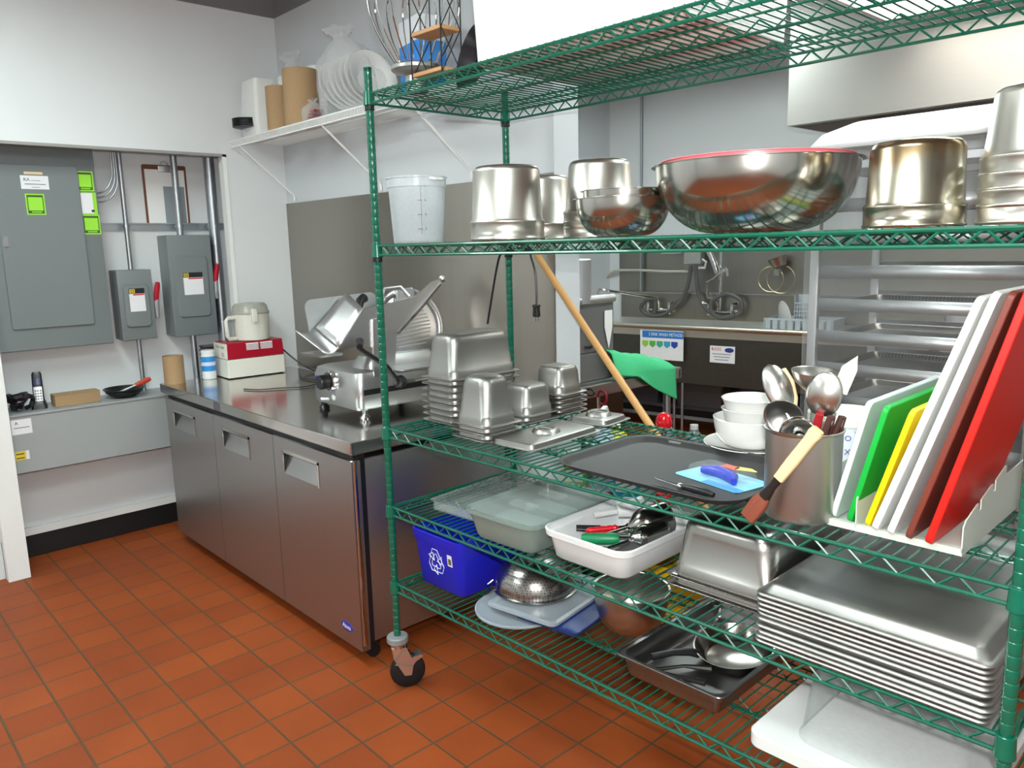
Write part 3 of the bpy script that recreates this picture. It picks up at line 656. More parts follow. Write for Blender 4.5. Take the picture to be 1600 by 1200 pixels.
    MB().lathe([(.012, 0), (.017, .008), (.010, .02)], 14, cap0=True, cap1=True, T=Matrix.Translation((XF, .466, .54)) @ aim((0,0,0), (0, .8, .5)).to_matrix().to_4x4()).build('arm_tip_knob', M_ALUS, t)
    MB().tube([(XF+.01, .14, .455), (XF-.02, .19, .515), (XF-.02, .27, .52), (XF+.005, .295, .48)], .009, 10).build('carriage_handle', M_ALUS, t)
    MB().box(.364, .370, .045, .40, .10, .122).build('slide_slot', M_BLKP, t)
    MB().tube([(XF+.07, .0, .303), (XF+.09, .115, .216), (XF+.10, .150, .160)], .0095, 12).build('pusher_rod', M_BLKP, t)
    MB().tube([(XF+.03, .03, .320), (XF+.07, .005, .305)], [.018, .012], 12).build('pusher_knob', M_BLKP, t)
    MB().lathe([(.014, 0), (.024, .008), (.027, .03), (.02, .045)], 8, cap0=True, cap1=True, T=Matrix.Translation((XF+.085, .150, .150)) @ aim((0,0,0), (0, 1, -.1)).to_matrix().to_4x4()).build('carriage_knob', M_BLKP, t)
    MB().tube([(XF+.085, .19, .146), (XF+.085, .34, .140)], .007, 10).build('carriage_shaft', M_CHROME, t)
    MB().tube([(XF-.08, .10, .425), (XF-.10, .125, .47), (XF-.11, .15, .48)], [.012, .018, .02], 12).build('pusher_grip', M_BLKP, t)
    MB().rr([(.055, .15, .19, .03), (.065, .16, .197, .04), (.065, .16, .202, .04)], .42, .30, n=6).build('slice_deflector', M_ALUS, t)
slicer()

# ------------------------------------------------------------------ white wire wall shelf and its load
def wall_shelf():
    x0, x1, y0, y1, z = -4.295, -2.30, 1.90, 2.212, 2.145
    t = thing('wire_wall_shelf', 'white wire shelf on diagonal braces high on the back wall', 'shelf', (x0, y1, z))
    m = MB(); X = x1-x0; Y = y0-y1; r = .0022
    for y, zz in ((0, 0), (Y, 0), (Y, -.032), (Y*.5, -.003)): m.tube([(0, y, zz), (X, y, zz)], .0032, 6)
    n = 150
    for k in range(n+1):
        x = X*k/n; m.tube([(x, 0, .003), (x, Y-.002, .003), (x, Y-.004, -.034)], .0016, 4)
    m.build('shelf_wires', M_WHITE, t)
    for xb in (-4.19, -3.31, -2.62):
        a = xb-x0; m = MB(); m.tube([(a, Y, -.03), (a+.0, -.006, -.285)], .0058, 8); m.tube([(a, -.006, -.285), (a, -.004, -.315)], .0058, 8); m.build('brace', M_WHITE, t)
wall_shelf()
WZ = 2.1502
def film_bag(name, label, x, y, w_, d_, h_, top, seed, cat='plastic bag', z=WZ, lean=0.0, group=None, m=M_FILM):
    rg = random.Random(seed); n = 36; rings = []
    prof = [(0.0, .80), (.04, 1), (.35, 1.02), (.62, .92), (.78, .62), (.86, .30), (.90, .22), (.95, .42), (1.0, .50)]
    for k, (hh, s) in enumerate(prof):
        ring = []
        for j in range(n):
            a = 2*PI*j/n; q = s*(1+.06*math.sin(5*a+seed+k*.6)+.05*math.sin(9*a+k)+rg.uniform(-.03, .03)); ca, sa_ = math.cos(a), math.sin(a)
            e = 1/max(abs(ca), abs(sa_))**.5 if k < 4 else 1
            ring.append((w_/2*ca*q*e+lean*hh*hh*w_, d_/2*sa_*q*e, .002+hh*h_+(rg.uniform(-.01, .01) if k > 6 else 0)))
        rings.append(ring)
    t = thing(name, label, cat, (x, y, z), 0, group)
    MB().ring_loft(rings, True, False).build('film', m, t, ang=80)
    return t
# kraft cups
def kraft(x, y, r, h, label):
    t = thing('kraft_paper_cylinder', label, 'paper roll', (x, y, WZ+.001), 0, 'kraft paper cylinders on the wall shelf')
    MB().lathe([(r-.004, 0), (r, .001), (r, h), (r-.004, h+.0005)], 40, cap0=True, cap1=True).build('roll', M_CARD, t); return t
kraft(-3.84, 1.975, .066, .215, 'left and shorter brown kraft paper cylinder on wall shelf')
kraft(-3.63, 1.985, .085, .262, 'right and taller brown kraft paper cylinder on wall shelf')
M_FOAM = mat('white_foam', (222, 224, 222), 0.6, noise=0.03, nscale=50, sss=.05)
t = film_bag('plastic_bag', 'clear bag around white foam cup stacks behind the kraft cylinders', -3.93, 2.10, .34, .17, .40, 0, 3)
k = 0
for x in (-4.0, -3.90, -3.79, -3.69):
    for y in (2.11,):
        m = MB(); pr = [(.03, .001)]
        for i in range(12): pr += [(.044, .05+i*.022), (.047, .055+i*.022), (.047, .061+i*.022), (.0445, .063+i*.022)]
        m.lathe(pr, 28, cap0=True, cap1=True); o = m.build('foam_cup_stack', M_FOAM, None, loc=(x, y, WZ+.001)); tag(o, 'stack of white foam cups in the clear bag, %s of four' % {-4.0: 'leftmost', -3.90: 'second from left', -3.79: 'second from right', -3.69: 'rightmost'}[x], 'cups', 'foam cup stacks on the wall shelf')
m = MB(); rr_ = [(.09, .065, .004, .02), (.10, .075, .1, .02), (.085, .06, .30, .02)]
m.rr(rr_); o = m.build('foam_box_pack', M_FOAM, None, loc=(-4.15, 2.02, WZ)); tag(o, 'pale wrapped pack of foam trays left of the kraft cylinders', 'foam trays')
t = film_bag('plastic_bag', 'knotted clear bag of white foam bowls against the back wall', -3.25, 2.04, .38, .22, .40, 0, 8, lean=-.25)
for i in range(7):
    m = MB(); m.lathe([(.001, 0), (.05, .003), (.085, .035), (.118, .06), (.122, .064), (.116, .063), (.082, .039), (.05, .007), (.001, .004)], 36)
    o = m.build('foam_bowl', M_FOAM, None, loc=(-3.39+i*.045, 2.035, WZ+.128)); o.rotation_euler = (0, R(72), 0); tag(o, 'white foam bowl on edge in the knotted bag, %s from the left' % ('first', 'second', 'third', 'fourth', 'fifth', 'sixth', 'seventh')[i], 'bowl', 'foam bowls in the knotted bag')
t = film_bag('plastic_bag', 'small crumpled clear bag holding black lids near the corner', -4.16, 1.985, .16, .11, .13, 0, 5)
t = thing('lid_stack', 'stack of black plastic lids poking from a bag near the corner', 'lids', (-4.17, 1.95, WZ+.055), R(20))
for k in range(6): MB().lathe([(.07, .008*k+.0), (.078, .008*k+.003), (.078, .008*k+.006), (.07, .008*k+.007)], 28, cap0=True, cap1=True).build('lid', M_BLKP, t)
t = film_bag('plastic_bag', 'flat clear bag with red snack sachets by the kraft cylinder', -3.47, 1.955, .12, .08, .10, 0, 12)
m = MB()
for k in range(4): m.bbox(-.03+.012*k, .03+.008*k, -.03, .02, .004+.012*k, .013+.012*k, .002)
o = m.build('sachet_pile', mat('sachet_red', (128, 20, 40), 0.4), None, loc=(-3.47, 1.96, WZ+.001)); o['kind'] = 'stuff'; tag(o, 'small pile of dark red sachets inside the flat clear bag', 'sachets')

t = thing('chrome_hinge', 'small chrome hinge at the left edge above the white post', 'hinge', (-4.29, .62, 1.10))
for z in (0, .018): MB().bbox(-.004, .004, -.06, .018, z, z+.010, .002).build('leaf', M_CHROME, t)
# ------------------------------------------------------------------ shelf load helpers
def shell(secs, thick, m=None, n=6, T=None, floor_low=True, cx=0, cy=0):
    """open thin-walled rounded-rect vessel: outer sections, then the same pulled in by thick, closed at the rim"""
    m = m or MB(); inner = [(a-thick, b-thick, z+(thick if i == 0 else 0), max(r-thick, .001)) for i, (a, b, z, r) in enumerate(secs)]
    m.rr(secs+inner[::-1], cx, cy, n=n, cap0=True, cap1=True, T=T); return m
def gn_pan(name, w_, l_, h, m=M_PAN, label=None, cat='steam table pan', loc=(0, 0, 0), rz=0, group=None, up=False):
    """steel food pan, upside down unless up: flange at z=0, flat bottom at z=h"""
    W2, L2 = w_/2, l_/2; fl = .013
    s = [(W2-.001, L2-.001, -.0025, .02), (W2, L2, 0, .02), (W2-.001, L2-.001, .0012, .02), (W2-fl, L2-fl, .002, .028), (W2-fl-.001, L2-fl-.001, .005, .03), (W2-fl-.0015, L2-fl-.0015, .026, .03), (W2-fl-.0045, L2-fl-.0045, .029, .03)]
    k = .0045+h*.055
    g = min(1.0, h/.15)*(1.25 if w_ > .25 else 1.0)
    s += [(W2-fl-k, L2-fl-k, h-.032*g, .036*g), (W2-fl-k-.003, L2-fl-k-.003, h-.018*g, .036*g), (W2-fl-k-.009*g, L2-fl-k-.009*g, h-.008*g, .034*g), (W2-fl-k-.018*g, L2-fl-k-.018*g, h-.002*g, .030*g), (W2-fl-k-.030*g, L2-fl-k-.030*g, h, .024*g)]
    mb = MB(); inner = [(a-.0012, b-.0012, z-.0012 if z > .001 else z, max(.002, r-.001)) for a, b, z, r in s]
    seq = inner[::-1]+s; T = Matrix.Rotation(PI, 4, 'X') @ Matrix.Translation((0, 0, -h)) if up else None
    mb.rr(seq, n=7, cap0=True, cap1=True, T=T); o = mb.build(name, m, None, loc=loc, rz=rz, ang=50)
    if label: tag(o, label, cat, group)
    return o
def sloc(u, v, z): return tuple(W(u, v, z))
def stack(name, n, w_, l_, h, u, v, z, step, labels, group, rz=0.0, cat='steam table pan'):
    p = gn_pan(name, w_, l_, h)
    for i in range(n):
        if i == 0: o = p
        else: o = p.copy(); COL.objects.link(o)
        j = rnd_.uniform(-.0015, .0015)
        o.location = sloc(u+j, v-j, z+.003+i*step); o.rotation_euler = (0, 0, SY+rz+rnd_.uniform(-.008, .008)); tag(o, labels[i] if i < len(labels) else labels[-1], cat, group)
# -- level 3, left: upturned steam table pans
pos = ['lowest', 'second lowest', 'third from the bottom', 'fourth from the bottom', 'fifth from the bottom', 'sixth from the bottom', 'second from the top', 'topmost']
stack('steam_table_pan', 8, .182, .325, .150, .088, .31, Z3, .0215, ['upturned long steel pan, %s of the tall stack by the green post' % p for p in pos], 'tall stack of long pans')
p3 = ['lowest', 'middle', 'topmost']
stack('steam_table_pan', 3, .176, .165, .150, .345, .145, Z3, .0215, ['deep square steel pan, %s of three at the shelf front' % p for p in p3], 'front stack of square pans')
stack('steam_table_pan', 2, .160, .168, .100, .268, .405, Z3, .022, ['square steel pan, lower of the two between taller stacks', 'square steel pan, upper of the two between taller stacks'], 'middle pair of square pans')
stack('steam_table_pan', 5, .160, .158, .096, .262, .572, Z3, .017, ['upturned square steel pan, %s of five at the shelf back' % p for p in ('lowest', 'second lowest', 'middle', 'second from the top', 'topmost')], 'back stack of square pans')
def pan_lid(u, v, z, w_, l_, rz, label, kx=0, ky=0, tilt=None):
    t = thing('pan_lid', label, 'pan lid', sloc(u, v, z), SY+rz, 'steel pan lids on the middle shelf')
    if tilt: t.rotation_euler = (tilt[0], tilt[1], SY+rz)
    W2, L2 = w_/2, l_/2
    MB().rr([(W2, L2, 0, .022), (W2, L2, .0012, .022), (W2-.012, L2-.012, .0016, .02), (W2-.016, L2-.016, .014, .018), (W2-.021, L2-.021, .016, .016)], n=6).build('plate', M_PAN, t, ang=30)
    MB().lathe([(.046, .0155), (.043, .019), (.039, .0275), (.034, .030), (.029, .0285), (.024, .020), (.001, .0185)], 40, kx, ky).build('raised_grip_ring', M_PAN, t, ang=60)
    MB().tube([(kx-.028, ky, .026), (kx, ky, .028), (kx+.028, ky, .026)], .004, 8).build('grip', M_PAN, t)
pan_lid(.505, .25, Z3+.001, .19, .345, R(3), 'larger oblong steel pan lid lying beside the square pan stacks')
pan_lid(.475, .54, Z3+.001, .172, .165, R(6), 'small square steel pan lid near the back of the shelf')
# -- black tray with blister pack and peeler
t = thing('serving_tray', 'large black rounded serving tray in the middle of the shelf', 'tray', sloc(1.025, .207, Z3+.001), SY)
m = MB(); s = [(.245, .178, 0, .06), (.255, .188, .002, .065), (.268, .202, .014, .075), (.277, .211, .018, .08), (.2775, .2115, .020, .08), (.272, .206, .0205, .078), (.262, .196, .016, .07), (.252, .185, .006, .062), (.240, .173, .0045, .058)]
m.rr(s, n=9); m.build('tray', mat('black_fibreglass', (38, 38, 39), 0.5, noise=.12, nscale=300, bump=.15), t, ang=50)
MB().bbox(-.165, -.125, .190, .196, .006, .016, .001).build('clear_sticker', M_FILM, t)
t = thing('blister_pack', 'blue and clear blister pack lying on the black tray', 'packet', sloc(1.155, .20, Z3+.0065), SY+R(-12))
MB().rr([(.105, .062, 0, .012), (.105, .062, .0012, .012)]).build('card', mat('card_light_blue', (120, 190, 222), 0.4, noise=.3, nscale=12), t)
MB().bbox(-.01, .105, -.062, -.035, .0013, .0018, .0003).build('card_panel', mat('card_blue', (60, 140, 205), 0.4), t)
MB().rr([(.085, .045, .002, .015), (.08, .04, .024, .015), (.07, .032, .03, .012)]).build('bubble', M_BUBB, t)
m = MB(); m.tube([(-.055, -.012, .014), (-.01, .004, .016), (.045, -.01, .014), (.065, -.028, .012)], [.010, .016, .015, .008], 12); m.build('blue_tool', mat('tool_blue', (30, 48, 165), 0.35), t)
MB().bbox(-.005, .04, .0, .025, .0305, .032, .0005).build('price_sticker', mat('sticker_coral', (228, 96, 78), 0.5), t)
MB().prism([(.035, .005), (.085, .03), (.06, .04), (.03, .03)], .0305, .032, 'z').build('price_sticker', mat('sticker_yellow', (228, 220, 110), 0.5), t)
t = thing('vegetable_peeler', 'small peeler with black handle on the front of the tray', 'peeler', sloc(1.135, .052, Z3+.016), SY+R(-3))
m = MB(); m.tube([(-.005, 0, 0), (.03, 0, .002), (.075, 0, .002), (.092, 0, 0)], [.0065, .0095, .0095, .006], 12); m.build('handle', M_BLKP, t)
m = MB(); m.tube([(-.005, 0, 0), (-.03, .004, .0), (-.075, .006, .002), (-.088, .010, .004)], [.0045, .003, .0028, .001], 8); m.build('blade', M_CHROME, t)
MB().lathe([(.0075, -.008), (.009, 0), (.0075, .006)], 14, cap0=True, cap1=True, T=Matrix.Rotation(PI/2, 4, 'Y')).build('ferrule', M_CHROME, t)
# -- white crockery
def bowl(name, label, u, v, z, R_, h, m, rb=None, th=.003, lip=0.0, cat='bowl', group=None, foot=.006, n=56, loc=None, bottom=.42, rot=None):
    rb = rb or R_*bottom; out = [(.001, 0), (rb, 0)]
    for i in range(1, 13):
        a = i/12*PI/2; out.append((rb+(R_-rb)*math.sin(a)**.95, h*(1-math.cos(a))**(1.0)))
    out = [(r_, min(z_, h)) for r_, z_ in out]
    if lip: out += [(R_+lip, h+.0005), (R_+lip, h+.002), (R_, h+.002)]
    inn = [(max(r_-th, .001), z_+th*.9) for r_, z_ in out[:14]][::-1]; inn[0] = (R_-th, h+.001)
    o = MB().lathe(out+inn, n).build(name, m, None, loc=loc or sloc(u, v, z), rz=SY, ang=40); tag(o, label, cat, group)
    if rot: o.rotation_euler = rot
    return o
m = MB(); m.lathe([(.001, .001), (.07, .001), (.078, .004), (.128, .016), (.133, .019), (.131, .0205), (.076, .008), (.001, .006)], 56)
o = m.build('dinner_plate', M_CERA, None, loc=sloc(1.05, .53, Z3+.001)); tag(o, 'white plate under the stack of white bowls', 'plate')
o = MB().lathe([(.001, 0), (.058, 0), (.064, .003), (.086, .014), (.098, .036), (.104, .062), (.107, .084), (.104, .085), (.100, .062), (.094, .038), (.083, .019), (.06, .007), (.001, .005)], 56).build('serving_bowl', M_CERA, None, loc=sloc(1.05, .53, Z3+.0095)); tag(o, 'largest white bowl, lowest in the crockery stack', 'bowl')
for i, (z, lb) in enumerate(((.026, 'small white footed bowl, lower one inside the large bowl'), (.056, 'small white footed bowl at the top of the crockery stack'))):
    o = MB().lathe([(.001, 0), (.038, 0), (.04, .005), (.062, .022), (.074, .05), (.079, .072), (.085, .084), (.0825, .085), (.076, .072), (.07, .05), (.058, .026), (.001, .007)], 56).build('cereal_bowl', M_CERA, None, loc=sloc(1.05, .53, Z3+.0095+z)); tag(o, lb, 'bowl')
# -- steel canister with utensils
CU, CV = 1.41, .10
t = thing('utensil_canister', 'tall steel canister packed with ladles and spoons', 'canister', sloc(CU, CV, Z3+.001), SY)
MB().lathe([(.001, 0), (.074, 0), (.078, .004), (.0785, .186), (.0815, .19), (.082, .193), (.0785, .194), (.0765, .188), (.076, .008), (.001, .006)], 64).build('canister', mat('canister_steel', (190, 187, 182), .36, 1.0, noise=.04, nscale=20, aniso=.5), t)
ZC = Z3+.009
FV = UX*.741-UY*1.573                                   # from the canister out to the room
def utensil(name, label, cat, foot, tip, convex=True, turn=0.0):
    """thing standing in the canister; foot and tip as (u, v, height) from its centre"""
    b = W(CU+foot[0], CV+foot[1], ZC); e = W(CU+tip[0], CV+tip[1], Z3+tip[2]); f = Matrix.Rotation(turn, 3, 'Z') @ (FV*(-1 if convex else 1))
    o = thing(name, label, cat, tuple(b), rot=stand(b, e, f)); return o, (e-b).length
def spoon_head(L, a, b, depth, T=None):
    """oval bowl of a spoon from height L, half width a, half length b, bulging towards -y"""
    m = MB(); m.grid(lambda p, q: ((q*2-1)*a*math.sqrt(max(0, 1-(p*2-1)**2)), -depth*(1-(p*2-1)**2)*(1-(q*2-1)**2*.75), L+(p*2)*b), 20, 14, T); return m
def hand(o, L, r=.0045, m=M_SATIN): MB().tube([(0, 0, 0), (0, 0, L*.85), (0, 0, L)], [r*.8, r, r*1.5], 8).build('handle', m, o)
o, L = utensil('wooden_spoon', 'pale wooden spoon at the left back of the canister', 'spoon', (.045, .02), (-.095, .06, .300))
hand(o, L*.72, .006, M_WOODP)
m = MB(); m.rr([(.009, .005, L*.68, .004), (.022, .007, L*.78, .005), (.026, .007, L*.9, .005), (.018, .006, L, .004)], n=4); m.build('blade', M_WOODP, o)
o, L = utensil('serving_spoon', 'large steel serving spoon leaning up at the left', 'spoon', (.06, .0), (-.098, .02, .318), True, R(25))
hand(o, L-.105); spoon_head(L-.112, .030, .056, .018).build('bowl', M_SATIN, o, solid=.0015, ang=60)
o, L = utensil('ladle', 'steel ladle resting its dark bowl on the left canister rim', 'ladle', (.02, .03), (-.052, -.03, .250), False, R(-20))
hand(o, L-.07); spoon_head(L-.085, .043, .0425, .030).build('bowl', mat('dull_steel', (138, 136, 134), .4, 1.0), o, solid=.0015, ang=60)
o, L = utensil('ladle', 'steel ladle with upright flared bowl at the centre back', 'ladle', (.01, -.02), (-.003, .05, .265))
hand(o, L, .0045)
m = MB(); m.lathe([(.008, -.02), (.010, -.006), (.026, .004), (.042, .018), (.050, .034), (.054, .044), (.050, .041), (.039, .022), (.001, .010)], 36, T=Matrix.Translation((0, 0, L)) @ Matrix.Rotation(R(18), 4, 'X')); m.build('bowl', M_SATIN, o, ang=50)
o, L = utensil('serving_spoon', 'steel serving spoon raised highest at the right', 'spoon', (-.01, .01), (.050, .0, .318), True, R(-15))
hand(o, L-.09); spoon_head(L-.098, .036, .049, .018).build('bowl', M_SATIN, o, solid=.0015, ang=60)
o, L = utensil('rubber_scraper', 'cream rubber scraper blade poking up behind the spoons', 'scraper', (-.02, .02), (.068, .07, .348))
hand(o, L-.06, .005, M_WPL)
MB().prism([(-.015, L-.085), (.015, L-.085), (.017, L-.03), (.008, L), (-.014, L-.03)], -.003, .003, 'y').build('blade', mat('cream_rubber', (232, 232, 208), .5), o)
o, L = utensil('bar_strainer', 'round coil spring strainer tilted over the front rim', 'strainer', (.03, .04), (-.006, -.045, .222), False, R(10))
hand(o, L-.06, .004, M_CHROME); zc = L-.035
MB().tube([(.036*math.cos(a), .012*math.sin(a*.5), zc+.034*math.sin(a)) for a in [i*2*PI/32 for i in range(32)]], .0022, 6, closed=True).build('rim', M_CHROME, o)
MB().tube([(-.012+.024*i/140, .009*math.cos(i*.6)+.010, zc+.009*math.sin(i*.6)+.01*math.sin(i/140*PI)) for i in range(141)], .0011, 4).build('coil_spring', M_CHROME, o)
spoon_head(zc-.036, .034, .036, .022).build('cup', M_SATIN, o, solid=.001, ang=60)
o, L = utensil('serving_tongs', 'tongs with a dark red grip standing in the canister', 'tongs', (-.02, .03), (.036, -.01, .226))
for sx in (-1, 1): MB().tube([(sx*.006, 0, 0), (sx*.009, 0, L*.5), (sx*.004, 0, L)], .003, 6).build('arm', M_CHROME, o)
MB().rr([(.006, .006, L-.055, .003), (.009, .007, L-.03, .003), (.008, .006, L+.004, .003)]).build('grip', mat('dark_red_grip', (150, 26, 34), .4), o)
for k, (tp, lb) in enumerate((((.062, -.01, .228), 'dark handled knife with riveted steel spine at the right rim'), ((.068, .03, .222), 'brown handled spatula at the far right of the canister'))):
    q, L = utensil('kitchen_knife' if k == 0 else 'turning_spatula', lb, 'knife' if k == 0 else 'spatula', (-.005+.01*k, .02), tp, True, R(35))
    MB().rr([(.003, .0012, 0, .001), (.012, .0012, .04, .001), (.012, .0012, L-.08, .001)]).build('blade', M_CHROME, q)
    MB().rr([(.009, .006, L-.085, .004), (.010, .007, L-.04, .005), (.008, .006, L, .004)]).build('handle', mat('dark_brown_handle', (74, 46, 42), .45), q)
    MB().rr([(.0015, .0068, L-.08, .0008), (.0015, .0075, L-.005, .0008)]).build('tang', M_CHROME, q)
q, L = utensil('whisk', 'narrow steel utensil handle with hanging loop at right', 'whisk', (-.02, -.03), (.055, .03, .242))
MB().tube([(0, 0, 0), (0, 0, L-.05), (0, 0, L-.014)], [.004, .007, .006], 10).build('handle', M_SATIN, q)
MB().tube([(.012*math.cos(a), 0, L-.004+.012*math.sin(a)) for a in [i*2*PI/16 for i in range(16)]], .0018, 5, closed=True).build('hanging_loop', M_SATIN, q)
# brush leaning outside the canister
b = Vector(W(1.345, -.015, Z3+.004)); e = Vector(W(1.49, -.012, Z3+.22))
t = thing('pastry_brush', 'pastry brush with pale wooden handle leaning on the canister', 'brush', tuple(b), rot=aim(b, e-b, R(0)))
MB().rr([(.017, .007, .005, .004), (.019, .009, .05, .006), (.013, .007, .072, .005)], n=3).build('bristles', mat('reddish_bristle', (118, 60, 42), .7, noise=.3, nscale=200, stretch=(1, 1, .05)), t)
MB().rr([(.013, .0075, .068, .005), (.008, .006, .10, .004), (.009, .0065, .128, .004)], n=3).build('ferrule', mat('tarnished_ferrule', (62, 56, 54), .4, .8), t)
MB().rr([(.011, .0075, .124, .004), (.0125, .008, .17, .005), (.012, .008, .238, .005), (.0145, .0085, .252, .006), (.012, .008, .262, .005)], n=4).build('handle', M_WOODP, t)
# white printed tub behind the canister
t = thing('plastic_tub', 'white round tub with blue printing behind the canister', 'tub', sloc(1.33, .50, Z3+.001), SY)
MB().lathe([(.001, 0), (.075, 0), (.082, .005), (.086, .135), (.001, .135)], 48).build('tub', mat('printed_tub', (206, 214, 226), .4), t)
MB().lathe([(.091, .128), (.092, .13), (.092, .148), (.088, .153), (.001, .154)], 48).build('lid', mat('cream_lid', (232, 232, 216), .4), t)
M_BLUEI = mat('blue_ink', (52, 66, 150), .5)
for k in range(10):
    a = R(-118+k*14)
    for j in range(3):
        zc = .03+.035*j+(.01 if k % 2 else 0); r = .0868-.001*(2-j)
        c = Vector((r*math.cos(a), r*math.sin(a), zc)); x = Vector((-math.sin(a), math.cos(a), 0))
        text('printed_mark', 'X' if (k+j) % 3 else 'O', .02, M_BLUEI, t, frame(c, x, (0, 0, 1)), ext=.0006)
# -- cutting boards in their rack
HU0, HU1, HV0, HV1 = 1.449, 1.735, .075, .50
t = thing('cutting_board_rack', 'grey plastic slotted rack holding the leaning cutting boards', 'rack', sloc(HU0, HV0, Z3+.001), SY)
M_RACK = mat('rack_grey_plastic', (188, 196, 188), .45)
m = MB(); m.box(0, HU1-HU0, 0, .43, 0, .006); m.box(0, HU1-HU0, .0, .012, .006, .014); m.box(0, HU1-HU0, .41, .43, .006, .014); m.build('base', M_RACK, t)
m = MB(); poly = [(0, .006), (0, .055), (.012, .066), (.075, .082), (.085, .082), (.085, .066), (.10, .066), (.10, .085), (.16, .10), (.175, .10), (.175, .082), (.19, .082), (.19, .104), (.25, .12), (.26, .12), (.26, .10), (.275, .10), (.43, .105), (.43, .006)]
for x in (-.001, .030, .088): MB().prism([(0, .006), (0, .068), (.014, .082), (.12, .100), (.25, .112), (.43, .112), (.43, .006)], x, x+.0022, 'x').build('divider', M_RACK, t)
MB().prism(poly, HU1-HU0-.0025, HU1-HU0, 'x').build('end_wall', M_RACK, t)
def board(label, rgb, ub, tu, hgt, dep, th, vb, m=None):
    """board standing on edge in the rack: foot at ub, top leaning right by tu"""
    ang_ = math.asin(tu/hgt); t = thing('cutting_board', label, 'cutting board', sloc(ub, vb, Z3+.0155-.0), SY, 'cutting boards in the grey rack')
    T = Matrix.Rotation(ang_, 4, 'Y')
    mm = m or mat('board_%d_%d_%d' % rgb, tuple(int(c*.93) for c in rgb), .42, noise=.04, nscale=60, bump=.05, sss=.05)
    Q = T @ Matrix.Translation((0, dep/2, hgt/2)) @ Matrix(((0,0,1,0),(1,0,0,0),(0,1,0,0),(0,0,0,1)))
    MB().rr([(dep/2-.0015, hgt/2-.0015, 0, .014), (dep/2, hgt/2, .0015, .015), (dep/2, hgt/2, th-.0015, .015), (dep/2-.0015, hgt/2-.0015, th, .014)], n=5, T=Q).build('slab', mm, t)
    return t
M_BW = mat('board_milky', (200, 211, 211), .4, sss=.2)
board('milky white cutting board, leftmost and shortest with the green', (0,0,0), 1.479, .062, .262, .40, .012, .085, M_BW)
board('green cutting board between the milky and yellow ones', (14, 172, 62), 1.515, .062, .258, .40, .012, .08)
board('yellow cutting board between the green and white ones', (250, 214, 14), 1.552, .075, .262, .38, .011, .078)
board('tall white cutting board next to the yellow one', (240, 242, 240), 1.570, .158, .495, .37, .013, .066)
board('tall white cutting board next to the brown one', (244, 246, 244), 1.601, .152, .502, .37, .013, .063)
board('tall brown cutting board left of the red one', (122, 60, 48), 1.636, .142, .500, .37, .012, .061)
board('tall red cutting board, rightmost in the grey rack', (226, 34, 26), 1.672, .130, .505, .37, .014, .059)

# -- level 2: upturned pots, bowls, clear bucket
def pot(name, label, u, v, z, R_, h, group=None, taper=.86, m=M_POT, band=.26, n=64):
    r1 = R_*.94
    out = [(R_-.002, 0), (R_, .003), (R_, .006), (R_-.002, .008), (R_-.0015, h*band-.006), (R_+.0, h*band-.003), (R_-.001, h*band), (r1, h*band+.006), (R_*taper+.002, h-.016), (R_*taper-.002, h-.006), (R_*taper-.008, h-.001), (R_*taper-.016, h), (R_*taper*.6, h-.0015), (.001, h-.002)]
    o = MB().lathe([(R_-.004, .002)]+out, n).build(name, m, None, loc=sloc(u, v, z), rz=SY, ang=50); tag(o, label, 'pot', group); return o
def smudged():
    m = mat('heat_stained_steel', (190, 184, 168), 0.22, 1.0, noise=.06, nscale=14, rvar=.04, aniso=.5); nt = m.node_tree; p = nt.nodes['Principled BSDF']
    src = p.inputs['Base Color'].links[0].from_socket
    tc = nt.nodes.new('ShaderNodeTexCoord'); sp = nt.nodes.new('ShaderNodeSeparateXYZ'); nt.links.new(tc.outputs['Object'], sp.inputs[0])
    nz = nt.nodes.new('ShaderNodeTexNoise'); nz.inputs['Scale'].default_value = 14; nt.links.new(tc.outputs['Object'], nz.inputs['Vector'])
    ad = nt.nodes.new('ShaderNodeMath'); ad.operation = 'MULTIPLY_ADD'; ad.inputs[1].default_value = .13; nt.links.new(nz.outputs['Fac'], ad.inputs[0]); nt.links.new(sp.outputs['Z'], ad.inputs[2])
    mr = nt.nodes.new('ShaderNodeMapRange'); mr.inputs[1].default_value = .17; mr.inputs[2].default_value = .25; nt.links.new(ad.outputs[0], mr.inputs[0])
    cr = nt.nodes.new('ShaderNodeValToRGB'); cr.color_ramp.elements[0].color = (1, 1, 1, 1); e1 = cr.color_ramp.elements.new(.5); e1.color = (.62, .38, .15, 1); cr.color_ramp.elements[1 if False else -1].color = (.22, .13, .08, 1)
    nt.links.new(mr.outputs[0], cr.inputs[0]); mx = nt.nodes.new('ShaderNodeMix'); mx.data_type = 'RGBA'; mx.blend_type = 'MULTIPLY'; mx.inputs[0].default_value = .75
    nt.links.new(src, mx.inputs[6]); nt.links.new(cr.outputs[0], mx.inputs[7]); nt.links.new(mx.outputs[2], p.inputs['Base Color']); return m
pot('bain_marie_pot', 'upturned steel pot right of the clear bucket', .447, .16, Z2+.001, .111, .212)
pot('bain_marie_pot', 'steel pot mostly hidden behind the front left pot', .325, .43, Z2+.001, .105, .205)
for i, z in enumerate((0, .028)): pot('bain_marie_pot', ('lower', 'upper')[i]+' of two nested upturned pots behind the small bowls', .600, .40, Z2+.001+z, .110, .20, 'nested pots behind the small bowls', taper=.82)
pot('bain_marie_pot', 'upturned steel pot with brown heat stains near its top', 1.568, .20, Z2+.001, .094, .165, m=smudged(), taper=.88)
for i, z in enumerate((0, .030, .060)): pot('bain_marie_pot', ('lowest', 'middle', 'topmost')[i]+' of three nested upturned pots at the right shelf end', 1.765, .235, Z2+.001+z, .094, .185, 'nested pots at the right end', taper=.80, band=.34)
